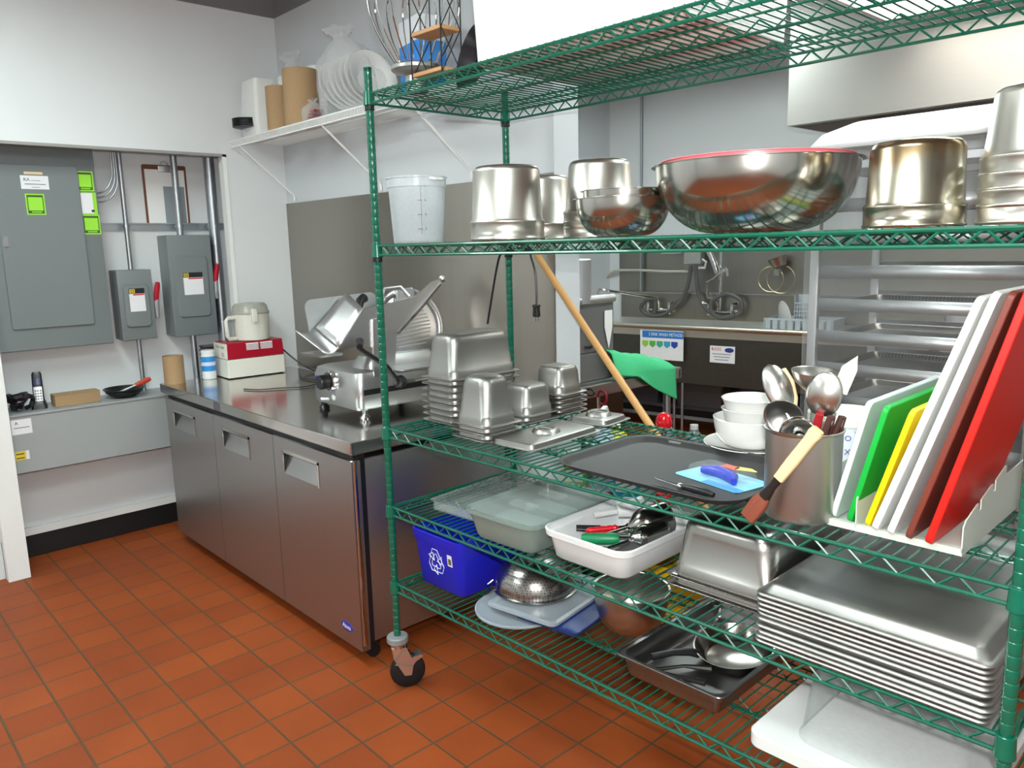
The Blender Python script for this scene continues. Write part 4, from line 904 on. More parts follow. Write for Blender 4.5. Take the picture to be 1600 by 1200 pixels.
t = thing('food_bucket', 'clear round measuring bucket at the left end of the shelf', 'bucket', sloc(-.002+.03, .15, Z2+.001), SY)
MB().lathe([(.001, 0), (.080, 0), (.083, .004), (.093, .175), (.094, .178), (.097, .180), (.098, .205), (.101, .208), (.101, .213), (.096, .213), (.095, .18), (.091, .172), (.081, .007), (.001, .005)], 56).build('bucket', M_MILK, t)
for sx in (-1, 1):
    MB().tube([(sx*.097, -.02, .203), (sx*.118, -.012, .20), (sx*.118, .012, .20), (sx*.097, .02, .203)], .005, 8).build('ear_handle', M_WPL, t)
a0 = R(-30)
for k, lb in enumerate(('2', '4', '6', '8')):
    zc = .045+k*.045; r = .0845+zc*.056; a = a0; c = Vector((r*math.cos(a), r*math.sin(a), zc)); x = Vector((-math.sin(a), math.cos(a), 0))
    text('scale_number', lb, .011, M_INK, t, frame(c+x*.014, x, (0, 0, 1)))
    MB().tube([c-x*.012, c+x*.004], .0007, 4).build('scale_mark', M_INK, t)
MB().tube([((.0845+z*.056)*math.cos(a0), (.0845+z*.056)*math.sin(a0), z) for z in (.03, .19)], .0006, 4).build('scale_line', M_INK, t)
bowl('mixing_bowl', 'smaller steel mixing bowl, lower of the nested pair', .868, .17, Z2+.002, .121, .094, M_SSP, lip=.008)
bowl('mixing_bowl', 'smaller steel mixing bowl, upper of the nested pair', .874, .17, Z2+.026, .108, .090, M_SSP, lip=.007)
bowl('mixing_bowl', 'very large steel mixing bowl in the middle of the shelf', 1.18, .275, Z2+.002, .233, .158, M_SSP, lip=.010, bottom=.36, n=96)
M_PINK = mat('pink_plastic', (226, 120, 128), .35)
bowl('plastic_bowl', 'pink plastic bowl nested inside the very large steel bowl', 1.18, .275, Z2+.014, .216, .156, M_PINK, lip=.006, bottom=.36, n=80)

# -- level 4
t = thing('tub_cover', 'clear flat storage box lid under the grey tub', 'lid', sloc(.29, .32, Z4+.001), SY+R(4))
shell([(.17, .24, 0, .02), (.172, .242, .03, .022), (.178, .248, .033, .025)], .003).build('lid', M_TUBC, t)
for y in (-.1, .12): MB().rr([(.02, .012, .004, .005), (.02, .012, .018, .005)], 0, y).build('moulded_grip', M_TUBC, t)
t = thing('food_tub', 'grey green translucent food tub with lid left of the white tub', 'tub', sloc(.545, .175, Z4+.034 if False else Z4+.001), SY+R(2))
shell([(.115, .165, 0, .03), (.122, .172, .01, .035), (.137, .187, .078, .04), (.146, .196, .080, .045), (.147, .197, .092, .045)], .004).build('tub', M_TUBG, t, ang=50)
MB().rr([(.141, .191, .0925, .04), (.141, .191, .094, .04)]).build('lid', M_TUBC, t)
for y in (-.07, .06): MB().rr([(.05, .022, .0945, .012), (.048, .02, .101, .012)], 0, y).build('lid_grip', M_TUBC, t)
for y in (-.08, .05): MB().rr([(.09, .045, .006, .02), (.085, .04, .06, .02)], 0, y).build('moulded_insert', M_TUBG, t)
t = thing('utensil_tub', 'shallow white tub full of scoops and gadgets', 'tub', sloc(.845, .205, Z4+.001), SY+R(0))
shell([(.118, .155, 0, .03), (.128, .165, .008, .035), (.140, .178, .070, .04), (.150, .188, .072, .045), (.152, .190, .088, .045), (.150, .188, .090, .045)], .004).build('tub', mat('white_polyethylene', (212, 216, 218), .35, sss=.15), t, ang=50)
TU = lambda u, v, z: tuple(W(u, v, Z4+z))
def lay(name, label, cat, p0, p1, roll=0, group=None):
    a = Vector(TU(*p0)); b_ = Vector(TU(*p1)); return thing(name, label, cat, tuple(a), rot=aim(a, b_-a, roll), group=group)
g = lay('ice_cream_scoop', 'steel scoop with fat green handle in the white tub', 'scoop', (.79, .085, .06), (.915, .17, .07))
MB().lathe([(.001, 0), (.013, .002), (.0165, .012), (.0165, .09), (.012, .105), (.001, .107)], 20).build('handle', mat('handle_green', (12, 120, 74), .4), g)
MB().tube([(0, 0, .10), (0, 0, .15)], .005, 8).build('shaft', M_CHROME, g)
MB().lathe([(.001, -.022), (.015, -.017), (.022, 0), (.02, .004)], 20, T=Matrix.Translation((0, 0, .165))).build('scoop_cup', M_CHROME, g, solid=.001)
g = lay('can_opener', 'hand can opener with bright red ridged handles', 'can opener', (.765, .135, .055), (.86, .245, .065))
for sx in (-.009, .009):
    m = MB(); m.lathe([(.001, 0)]+[(.0075+.002*(i % 2), .006+i*.009) for i in range(10)]+[(.001, .098)], 14, sx, 0); m.build('handle', mat('bright_red_handle', (196, 18, 34), .3), g)
MB().rr([(.012, .005, .095, .003), (.014, .006, .14, .004)]).build('jaw', M_CHROME, g)
MB().cyl(.014, .007, .010, 18, T=Matrix.Translation((0, 0, .125)) @ Matrix.Rotation(PI/2, 4, 'X')).build('gear_wheel', M_CHROME, g)
g = lay('plastic_scoop', 'white plastic scoop at the back of the white tub', 'scoop', (.72, .225, .075), (.79, .33, .085))
MB().tube([(0, 0, 0), (0, 0, .07)], [.0095, .008], 12).build('handle', M_WPL, g)
m = MB(); m.grid(lambda p, q: (.036*math.cos(PI*q)*(0.6+.4*p), -.030*math.sin(PI*q)*(0.7+.3*p), .068+.085*p), 8, 12); m.build('scoop_body', M_WPL, g, solid=.002)
for k, (p0, p1, lb) in enumerate((((.86, .20, .075), (.915, .31, .095), 'big shiny steel scoop lying back towards the rear'), ((.90, .15, .06), (.93, .27, .07), 'smaller steel scoop low at the right of the tub'))):
    g = lay('steel_scoop', lb, 'scoop', p0, p1, R(180))
    m = MB(); r = .045-.012*k; m.grid(lambda p, q: (r*math.cos(PI*(q*1.2-.1))*(math.sin(min(1, p*2.2)*PI/2)), r*math.sin(PI*(q*1.2-.1))*(math.sin(min(1, p*2.2)*PI/2)), -.0+.13*p), 16, 18); m.build('scoop_body', M_SSP, g, solid=.0012, ang=70)
    MB().tube([(0, 0, .0), (0, .0, -.07)], .008, 10).build('handle', M_SSP, g)
g = lay('kitchen_knife', 'black handled knife at the left inside the white tub', 'knife', (.715, .15, .055), (.80, .23, .05))
MB().rr([(.009, .006, 0, .004), (.010, .007, .07, .004)]).build('handle', M_BLKP, g); MB().rr([(.010, .001, .07, .0008), (.009, .001, .13, .0008), (.002, .001, .16, .0008)]).build('blade', M_CHROME, g)
for k in range(5):
    g = lay('teaspoon', 'small steel spoon among the gadgets, %s from the tub front' % ('first', 'second', 'third', 'fourth', 'fifth')[k], 'spoon', (.80+.015*k, .16+.022*k, .05+.004*k), (.88+.005*k, .20+.016*k, .055+.006*(k % 2)), R(40*k), group='loose spoons in the white tub')
    MB().tube([(0, 0, 0), (0, 0, .085)], .0026, 6).build('handle', M_CHROME, g); spoon_head(.083, .012, .018, .005).build('bowl', M_CHROME, g, solid=.0008)
g = lay('black_turner', 'dark turner with black handle along the tub front', 'spatula', (.82, .085, .035), (.92, .15, .045))
MB().rr([(.010, .006, 0, .004), (.009, .006, .08, .004)]).build('handle', M_BLKP, g); MB().rr([(.004, .002, .08, .001), (.025, .0012, .10, .001), (.028, .0012, .16, .001)]).build('blade', mat('dark_nylon', (40, 40, 42), .4), g)
# deep steel pans upside down
for i in range(2): gn_pan('hotel_pan', .305, .46, .155, label=('lower', 'upper')[i]+' of two deep upturned hotel pans left of sheet pans', loc=sloc(1.198, .345, Z4+.003+.024*i), rz=SY, group='deep hotel pans', m=mat('deep_pan_steel', (176, 172, 168), .26, 1.0, noise=.05, nscale=100))
# sheet pans
def sheet_pan():
    W2, L2, h = .2285, .33, .025; m = MB()
    s = [(W2-.004, L2-.004, -.004, .018), (W2, L2, -.002, .02), (W2+.001, L2+.001, .001, .021), (W2-.001, L2-.001, .004, .02), (W2-.006, L2-.006, .0045, .018), (W2-.010, L2-.010, .006, .02), (W2-.020, L2-.020, h-.004, .022), (W2-.026, L2-.026, h, .02), (W2-.05, L2-.05, h-.0005, .02)]
    inner = [(a-.0012, b-.0012, z-.001, r) for a, b, z, r in s[4:]]
    m.rr(inner[::-1]+s, n=7); return m.build('sheet_pan', M_SHEET, None, ang=50)
sp = sheet_pan()
nm = ['lowest', 'second lowest', 'third lowest', 'fourth lowest', 'fifth lowest', 'fifth from the top', 'fourth from the top', 'third from the top', 'second from the top', 'topmost']
zz = Z4+.0055
for i in range(10):
    o = sp if i == 0 else sp.copy()
    if i: COL.objects.link(o)
    if i: zz += (.0115, .0105, .0125, .017, .0112, .0108, .0118, .0112, .0115)[i-1]
    o.location = sloc(1.592+rnd_.uniform(-.003, .003), .325+rnd_.uniform(-.003, .003), zz); o.rotation_euler = (0, 0, SY+rnd_.uniform(-.006, .006)); tag(o, 'aluminium sheet pan, %s of the upturned stack' % nm[i], 'sheet pan', 'stack of upturned sheet pans')

# -- level 5
t = thing('recycling_bin', 'blue plastic recycling bin with white arrows symbol', 'bin', sloc(.17, .245, Z5+.001), SY)
M_BIN = mat('recycling_blue', (28, 34, 190), .35, sss=.03)
shell([(.108, .17, 0, .02), (.112, .175, .006, .022), (.126, .19, .165, .026), (.132, .196, .167, .03), (.134, .198, .196, .03), (.131, .195, .198, .03)], .003, n=5).build('bin', M_BIN, t, ang=50)
# recycling arrows: three bent outline arrows on the front wall
M_WP = mat('white_print', (215, 218, 232), .5)
ta = math.atan2(.015, .159)
TF = frame((0, -.1755, 0), (1, 0, 0), (0, -math.sin(ta), math.cos(ta)))
def arrow(k):
    a = k*2*PI/3; ca, sa_ = math.cos(a), math.sin(a)
    pts = [(-.024, .012), (-.012, .034), (.010, .034), (.021, .016), (.028, .020), (.026, -.002), (.006, .004), (.012, .010), (.004, .022), (-.003, .022), (-.012, .005)]
    out = []
    for x, y in pts: out.append((x*ca-y*sa_, x*sa_+y*ca))
    n = len(out); m = MB()
    for i in range(n): 
        p, q_ = out[i], out[(i+1) % n]; m.tube([(p[0]*1.15-.005, p[1]*1.35+.10, .0012), (q_[0]*1.15-.005, q_[1]*1.35+.10, .0012)], .0013, 4, T=TF)
    return m
for k in range(3): arrow(k).build('recycling_arrow', M_WP, t)
m = MB(); m.box(.058, .082, .105, .145, .0006, .0012, T=TF); sk = m.build('sticker', M_LAB, t)
m = MB(); m.box(.062, .078, .110, .132, .0012, .0014, T=TF); m.build('sticker_panel', mat('sticker_olive', (96, 96, 70), .5), sk)
o = MB().lathe([(.001, 0), (.132, 0), (.142, .003), (.143, .008), (.138, .010), (.13, .006), (.001, .005)], 64).build('round_lid', M_MILKL, None, loc=sloc(.47, .15, Z5+.001)); tag(o, 'round translucent lid under the rectangular one', 'lid')
t = thing('tub_cover', 'dark blue lid under the rectangular translucent lid', 'lid', sloc(.60, .27, Z5+.0125), SY+R(8))
MB().rr([(.115, .17, 0, .02), (.118, .173, .010, .022), (.112, .167, .012, .02)]).build('lid', mat('navy_plastic', (28, 52, 118), .35), t)
t = thing('tub_cover', 'rectangular translucent lid beneath the perforated colander', 'lid', sloc(.52, .25, Z5+.027), SY+R(8))
MB().rr([(.128, .175, 0, .02), (.132, .179, .002, .022), (.132, .179, .010, .022), (.120, .167, .013, .02), (.112, .159, .009, .02)]).build('lid', M_MILKL, t)
# perforated colander, upturned
def perf():
    m = mat('perforated_steel', (170, 168, 164), .25, 1.0, noise=.05, nscale=20); nt = m.node_tree; p = nt.nodes['Principled BSDF']
    tc = nt.nodes.new('ShaderNodeTexCoord'); vo = nt.nodes.new('ShaderNodeTexVoronoi'); vo.inputs['Scale'].default_value = 130; vo.inputs['Randomness'].default_value = .1; nt.links.new(tc.outputs['Object'], vo.inputs['Vector'])
    mr = nt.nodes.new('ShaderNodeMapRange'); mr.inputs[1].default_value = .28; mr.inputs[2].default_value = .4; mr.inputs[3].default_value = .35; nt.links.new(vo.outputs['Distance'], mr.inputs[0])
    src = p.inputs['Base Color'].links[0].from_socket; mx = nt.nodes.new('ShaderNodeMix'); mx.data_type = 'RGBA'; mx.blend_type = 'MULTIPLY'; mx.inputs[0].default_value = 1
    nt.links.new(src, mx.inputs[6]); nt.links.new(mr.outputs[0], mx.inputs[7]); nt.links.new(mx.outputs[2], p.inputs['Base Color']); return m
t = thing('colander', 'upturned perforated steel colander on the translucent lids', 'colander', sloc(.45, .245, Z5+.041), SY)
m = MB(); pr = [(.131, 0), (.139, .001), (.139, .004), (.131, .006)]+[(.131*math.cos(i/12*PI/2)**.75 if i < 12 else .001, .006+.10*math.sin(i/12*PI/2)) for i in range(1, 13)]
m.lathe(pr, 64); m.build('bowl', perf(), t, ang=50, solid=.0012)
for a in (R(-125), R(55)):
    c = Vector((.135*math.cos(a), .135*math.sin(a), .006)); x = Vector((-math.sin(a), math.cos(a), 0)); o_ = Vector((math.cos(a), math.sin(a), 0))
    MB().tube([c-x*.035+Vector((0, 0, .012)), c-x*.03+o_*.02, c+x*.03+o_*.02, c+x*.035+Vector((0, 0, .012))], .0026, 8).build('wire_handle', M_CHROME, t)
bowl('mixing_bowl', 'dull steel bowl on the bottom shelf behind the hotel pan', .80, .30, Z5+.002, .112, .125, M_POT, lip=.004, bottom=.5)
gn_pan('hotel_pan', .325, .50, .065, label='shallow steel hotel pan, open side up, on the bottom shelf', loc=sloc(1.095, .30, Z5+.001), rz=SY, up=True, m=mat('dull_pan_steel', (150, 150, 150), .32, 1.0, noise=.08, nscale=30))
t = thing('frying_pan', 'small steel frying pan with black handle inside the hotel pan', 'frying pan', sloc(1.13, .33, Z5+.012), SY)
t.rotation_euler = (R(8), 0, SY)
MB().lathe([(.001, 0), (.075, 0), (.084, .005), (.105, .042), (.108, .044), (.104, .0435), (.082, .008), (.073, .003), (.001, .003)], 48).build('pan', M_SSP, t)
hd = Vector((-.62, -.78, 0)); m = MB(); m.tube([tuple(hd*.1+Vector((0, 0, .034))), tuple(hd*.125+Vector((0, 0, .045)))], [.012, .011], 10); m.build('handle_bracket', M_BLKP, t)
m = MB(); m.tube([tuple(hd*.12+Vector((0, 0, .044))), tuple(hd*.17+Vector((0, 0, .052))), tuple(hd*.23+Vector((0, 0, .05)))], [.011, .009, .010], 10); m.build('handle', M_BLKP, t)
t = thing('serving_tongs', 'black jawed tongs lying open in the hotel pan', 'tongs', sloc(1.045, .15, Z5+.012), SY+R(20))
for sx in (-1, 1): MB().tube([(-.045, -.03, .012), (.03, sx*.028-.01, .016), (.10, sx*.038, .014)], [.006, .0045, .009], 8).build('arm', mat('blackened_steel', (70, 68, 66), .35, .9), t)
MB().lathe([(.008, -.012), (.008, .012)], 12, cap0=True, cap1=True, T=Matrix.Translation((-.047, -.03, .012))).build('hinge', M_BLKP, t)
t = thing('cutting_board', 'thick white board at the right end of the bottom shelf', 'cutting board', sloc(1.565, .27, Z5+.001), SY)
MB().rr([(.226, .236, 0, .03), (.23, .24, .003, .032), (.23, .24, .032, .032), (.226, .236, .036, .03)], n=7).build('slab', M_WPL, t)
t = thing('storage_container', 'clear container upside down on the thick white board', 'container', sloc(1.60, .29, Z5+.0375), SY)
shell([(.150, .19, .135, .035), (.158, .198, .128, .04), (.172, .212, .010, .045), (.178, .218, .004, .05), (.178, .218, 0, .05)], .003, n=8).build('container', M_TUBC, t, ang=50)

# -- level 1: whisk attachment, wooden wire rack, boxes, white bin
t = thing('mixer_whisk', 'huge steel mixer whip standing on its hub on top shelf', 'whisk', sloc(.075, .135, Z1+.001), SY)
MB().lathe([(.034, 0), (.036, .002), (.036, .048), (.046, .055), (.076, .062), (.081, .066), (.081, .076), (.076, .080), (.001, .080)], 48, cap0=True).build('hub', M_SS, t)
for k in range(16):
    a = k*2*PI/16
    wr = lambda q: .060+.085*math.sin(min(1, q/9)*PI/2) if q < 10 else .145*math.cos((q-9)/6*PI/2)
    pts = [(wr(q)*math.cos(a), wr(q)*math.sin(a), .078+(.022*q if q < 10 else .198+.08*math.sin((q-9)/6*PI/2))) for q in range(16)]
    MB().tube(pts, .0024, 5).build('wire_loop', M_CHROME, t)
t = thing('carton', 'blue and white carton seen through the whisk wires', 'box', (-2.72, 2.05, 2.1502), R(-10))
MB().bbox(-.09, .09, -.06, .06, .0, .31, .002).build('carton', mat('carton_white', (214, 220, 226), .5), t)
MB().bbox(-.091, .091, -.061, .061, 0.0, .215, .001).build('blue_band', mat('carton_blue', (44, 128, 208), .5), t)
t = thing('wire_tier_rack', 'small two tier rack with wooden shelves and thin wires', 'rack', sloc(.285, .045, Z1+.001), SY+R(0))
for z in (.006, .118): MB().bbox(-.068, .068, -.036, .036, z, z+.012, .0015).build('wooden_shelf', mat('oak_board', (168, 126, 84), .5, noise=.15, nscale=20, stretch=(.2, 1, 1)), t)
for sx in (-1, 1):
    for sy in (-1, 1):
        MB().tube([(sx*.069, sy*.037, 0), (sx*.069, sy*.037, .26)], .002, 6).build('upright_wire', M_BLKP, t)
for sx in (-1, 1):
    for z in (.0, .118):
        for d_ in (-1, 1): MB().tube([(sx*.069, -d_*.037, z+.002), (sx*.069, d_*.037, z+.125)], .0017, 6).build('cross_wire', M_BLKP, t)
o = MB().lathe([(.001, 0), (.075, 0), (.1, .04), (.098, .042), (.073, .003), (.001, .003)], 40).build('frying_pan', mat('dark_steel_pan', (60, 58, 62), .35, .9), None, loc=sloc(.30, .48, Z1+.10)); o.rotation_euler = (R(75), 0, R(-20)); tag(o, 'dark round pan leaning behind the two tier rack', 'pan')
o.location = sloc(.19, .30, Z1+.102)
t = thing('plastic_bin', 'large white plastic bin filling the top shelf', 'bin', sloc(.79, .28, Z1+.001), SY)
shell([(.325, .235, 0, .03), (.335, .245, .006, .035), (.352, .262, .36, .045), (.362, .272, .362, .05), (.362, .272, .385, .05)], .005, n=7).build('tub', mat('bin_white', (244, 245, 242), .4, sss=.1), t, ang=50)
# ------------------------------------------------------------------ wash area behind the shelving
def kthing(name, label, cat, a, v, z, rz=0.0, group=None): return thing(name, label, cat, tuple(K(a, v, z)), KR+rz, group)
t = kthing('wash_sink', 'long stainless wash sink counter along the far wall', 'sink', 0, 0, 0)
m = MB(); m.box(-.30, 2.30, .02, .56, .81, .83); m.box(-.30, 2.30, .005, .03, .81, .895); m.build('counter', mat('sink_rim_steel', (214, 208, 190), .4, 1.0), t)
MB().tube([(-.30, .0, .885), (2.3, .0, .885)], .02, 12).build('rolled_edge', mat('sink_rim_steel', (214, 208, 190)), t)
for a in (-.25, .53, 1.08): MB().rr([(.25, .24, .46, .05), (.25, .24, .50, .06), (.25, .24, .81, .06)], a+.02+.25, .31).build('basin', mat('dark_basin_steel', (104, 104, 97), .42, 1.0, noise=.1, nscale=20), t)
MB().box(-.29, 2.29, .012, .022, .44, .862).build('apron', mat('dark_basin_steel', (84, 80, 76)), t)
for a in (-.25, .48, .55, 1.6, 2.2): MB().tube([(a, .04, 0), (a, .04, .86)], .012, 12).build('leg', M_GALV, t)
MB().box(-.3, 2.3, .56, .612, .895, 1.12).build('backsplash', M_SSW, t)
MB().box(-.3, 2.3, .54, .612, 1.112, 1.122).build('splash_ledge', M_SS, t)
tag(MB().bbox(-.35, 3.6, .612, .6195, 1.125, 1.56, .001).build('steel_backing_sheet', M_SSW, None, loc=tuple(SO), rz=KR), 'brownish steel sheet on the wall above the wash sink', 'wall panel')
MB().box(-.29, 2.29, .50, .52, .06, .80).build('shade_back_panel', mat('under_sink_shade', (40, 38, 37), .7), t)  # added dark sheet, its colour stands in for the shade under the sink
MB().box(-.29, 2.29, .05, .50, .22, .235).build('shade_undershelf', mat('under_sink_shade', (40, 38, 37)), t)  # added shelf, coloured dark to deepen the under-sink shade
for a, c in ((.0, (52, 50, 52)), (.55, (70, 66, 64)), (1.1, (48, 52, 60))): tag(MB().rr([(.19, .15, 0, .02), (.2, .16, .17, .02), (.21, .17, .172, .02), (.21, .17, .185, .02)]).build('shade_crate', mat('crate_%d_%d_%d' % c, c, .6), None, loc=tuple(K(a+.1, .27, .236)), rz=KR), 'added dark crate shading the space under the wash sink, %s of three' % {.0: 'left', .55: 'middle', 1.1: 'right'}[a], 'crate')  # crates added to darken the space below the basins
# posters
t = kthing('wash_poster', 'white and blue sink wash method poster on the left sink front', 'poster', .22, -.02, .62)
MB().box(-.02, .36, 0, .002, 0, .235).build('sheet', M_PAPER, t)
MB().box(.0, .36, -.0015, 0, .175, .23).build('blue_header', mat('poster_blue', (44, 120, 196), .5), t)
text('poster_lettering', '3 SINK WASH METHOD', .036, M_PAPER, t, frame((.205, -.0018, .202), (1, 0, 0), (0, 0, 1)), sx=.78)
for k, c in enumerate(((150, 205, 80), (96, 178, 80), (70, 170, 140), (64, 160, 200), (52, 76, 170))):
    x = .0+.064*k; MB().prism([(x, .15), (x+.055, .15), (x+.055, .115), (x+.0275, .095), (x, .115)], -.0015, 0, 'y').build('step_shield', mat('shield_%d' % k, c, .5), t)
t = kthing('maker_notice', 'white notice with red and blue emblems on the sink front', 'sign', .89, .006, .69)
MB().box(-.10, .10, 0, .002, -.065, .065).build('sheet', M_PAPER, t)
text('notice_lettering', 'BUCKS', .034, M_REDI, t, frame((-.048, -.001, .04), (1, 0, 0), (0, 0, 1)), sx=.75)
MB().lathe([(.001, 0), (.036, 0), (.036, .001), (.001, .001)], 28, T=frame((.055, -.001, .036), (1, 0, 0), (0, 0, 1)) @ Matrix.Diagonal((1, .5, 1, 1))).build('blue_emblem', mat('emblem_navy', (44, 60, 140), .5), t)
m = MB(); 
for k in range(3): m.box(-.08+.01*k, .07-.01*k, -.0012, 0, -.0+.0-.022*k, .006-.022*k)
m.build('notice_lines', mat('faint_ink', (130, 134, 146), .5), t)
# faucets
def faucet(a, z, label, spout, hose=None):
    t = kthing('sink_faucet', label, 'faucet', a, .56, z)
    MB().tube([(-.10, -.05, 0), (.10, -.05, 0)], .019, 12).build('bridge', M_CHROME, t)
    for sx in (-.10, .10):
        MB().tube([(sx, .0, 0), (sx, -.055, 0)], .026, 12).build('flange', M_CHROME, t)
        MB().lathe([(.018, -.03), (.022, .0), (.016, .05), (.022, .055), (.022, .068), (.008, .075)], 14, sx, -.055, True, True).build('valve', M_CHROME, t)
        MB().tube([(sx, -.055, .068), (sx+.05*(1 if sx > 0 else -1), -.085, .075)], [.008, .011], 8).build('lever', M_CHROME, t)
    MB().tube(spout, .0125, 10).build('spout', M_CHROME, t)
faucet(.10, .97, 'chrome wall faucet with long swing spout, left of two', [(0, -.05, 0), (0, -.06, .07), (0, -.08, .10), (-.16, -.26, .145), (-.32, -.42, .19), (-.36, -.46, .20), (-.37, -.47, .16)])
faucet(.66, .97, 'chrome pre-rinse faucet with tall riser, right of two', [(-.02, -.05, 0), (-.02, -.07, .09), (-.10, -.08, .12), (-.105, -.09, .25), (-.03, -.12, .28), (.08, -.16, .36), (.10, -.17, .35), (.105, -.17, .30)])
MB_ = MB().tube([(0, 0, 0), (0, 0, .55)], .012, 10).build('riser_pipe', M_CHROME, None, loc=tuple(K(.66, .50, .985))); tag(MB_, 'upright chrome riser pipe above the right faucet', 'pipe')
o = MB().tube([(0, 0, 0), (-.04, -.02, .12), (-.10, -.03, .22), (-.13, -.03, .30)], [.028, .025, .02, .02], 12).build('spray_valve', M_CHROME, None, loc=tuple(K(.65, .46, 1.29))); tag(o, 'chrome spray valve hanging beside the riser pipe', 'spray valve')
def kc(name, pts, r, m, label, cat, closed=False):
    P_ = [K(*p) for p in pts]; out = []
    for i in range(len(P_)-1):
        p0, p1, p2, p3 = P_[max(i-1, 0)], P_[i], P_[i+1], P_[min(i+2, len(P_)-1)]
        for k in range(7):
            q = k/7; out.append(.5*((2*p1)+(-p0+p2)*q+(2*p0-5*p1+4*p2-p3)*q*q+(-p0+3*p1-3*p2+p3)*q**3))
    out.append(P_[-1]); return tag(MB().tube(out, r, 8).build(name, m), label, cat)
M_HOSE = mat('grey_hose', (84, 84, 84), .5)
kc('rubber_hose', [(.40, .50, 1.35), (.36, .50, 1.15), (.28, .49, 1.02), (.14, .48, .93), (.0, .48, .93), (-.06, .48, .99), (.0, .48, 1.06), (.08, .48, 1.03), (.06, .48, .94)], .017, M_HOSE, 'grey hose looping round the left faucet', 'hose')
kc('rubber_hose', [(.44, .50, 1.35), (.47, .50, 1.12), (.56, .49, .98), (.70, .48, .92), (.84, .48, .97), (.84, .48, 1.07), (.72, .48, 1.12), (.60, .48, 1.06), (.60, .48, .97), (.68, .47, .925), (.80, .47, .95)], .017, M_HOSE, 'grey hose coiled behind the right faucet', 'hose')
kc('supply_line', [(.34, .58, 1.30), (.1, .58, 1.30), (-.2, .58, 1.31), (-.42, .58, 1.29), (-.52, .58, 1.15)], .012, mat('white_hose', (190, 186, 176), .5), 'pale pipe running left along the steel wall panel', 'pipe')
t = kthing('chemical_dispenser', 'grey wall chemical dispenser box above the two faucets', 'dispenser', .40, .60, 1.36)
MB().bbox(-.075, .075, -.09, .01, 0, .16, .006).build('housing', mat('dispenser_grey', (150, 150, 146), .4), t)
MB().bbox(-.04, .04, -.0915, -.09, .11, .13, .0005).build('blue_label', mat('label_cyan', (70, 170, 215), .4), t)
MB().tube([(.075, -.05, .04), (.11, -.05, .02), (.10, -.05, -.03), (.04, -.05, -.03)], .011, 8).build('elbow', M_WPL, t)
tag(MB().bbox(-.09, .09, -.12, 0, 0, .01, .002).build('wall_shelf_plate', M_ALU, None, loc=tuple(K(.22, .60, 1.452)), rz=KR), 'small flat metal plate left of the dispenser box', 'plate')
kc('wall_pipe', [(-.116, .585, .9), (-.116, .585, 1.2), (-.116, .585, 2.8)], .012, M_GALV, 'thin upright pipe on the steel wall panel', 'pipe')
kc('wall_conduit', [(-.60, .585, 1.12), (-.60, .585, 2.0), (-.60, .585, 3.35)], .035, M_GALV, 'thick grey conduit rising beside the wall end', 'conduit')
# hanging strainer pot and rings
t = kthing('strainer_basket', 'small steel basket hung with wire rings on the wall', 'strainer', 1.12, .56, 1.32)
MB().lathe([(.001, 0), (.05, .0), (.072, .07), (.075, .072), (.07, .07), (.048, .004)], 32, T=Matrix.Translation((.02, -.05, .02)) @ Matrix.Rotation(R(-20), 4, 'Y')).build('basket', M_POT, t)
MB().cyl(.028, -.05, .0, 20, .0, -.05).build('drain_cup', M_POT, t)
for dx, r in ((-.06, .10), (.02, .11)): MB().tube([(dx+r*math.cos(a), -.02, -.08+r*math.sin(a)) for a in [i*2*PI/40 for i in range(40)]], .0035, 6, closed=True).build('wire_ring', mat('brassy_wire', (196, 184, 146), .3, 1.0), t)
# dish rack and plates on the sink
t = kthing('dish_rack', 'pale grey dish rack with white plate at sink right end', 'dish rack', 1.42, .25, .835)
m = MB()
for k in range(9): m.box(-.22+.055*k-.018, -.22+.055*k+.018, -.15, -.146, .0, .125)
m.box(-.25, .25, -.152, -.144, .125, .14); m.box(-.25, .25, -.152, -.144, 0, .008); m.box(-.25, .25, .144, .152, 0, .135); m.box(-.25, -.244, -.15, .15, 0, .135); m.box(.244, .25, -.15, .15, 0, .135); m.box(-.25, .25, -.15, .15, 0, .006)
m.build('crate', mat('rack_pale', (176, 184, 190), .5), t)
t = kthing('dinner_plate', 'white plate standing in the dish rack', 'plate', 1.30, .20, .86); t.rotation_euler = (R(-80), 0, KR+R(-50))
MB().lathe([(.001, 0), (.07, 0), (.12, .012), (.118, .015), (.07, .004), (.001, .004)], 40, 0, -.12).build('plate', M_CERA, t)
t = kthing('cutlery_basket', 'grey mesh cutlery basket in the dish rack', 'basket', 1.45, .20, .845)
m = MB(); 
for k in range(9):
    m.tube([(-.07+.0175*k, -.05, 0), (-.07+.0175*k, -.05, .24)], .004, 4); m.tube([(-.07, -.05, .03*k), (.07, -.05, .03*k)], .004, 4)
m.box(-.075, .075, .03, .034, 0, .30); m.box(-.075, -.071, -.05, .03, 0, .30)
m.build('basket', mat('rack_pale', (176, 184, 190), .5), t)
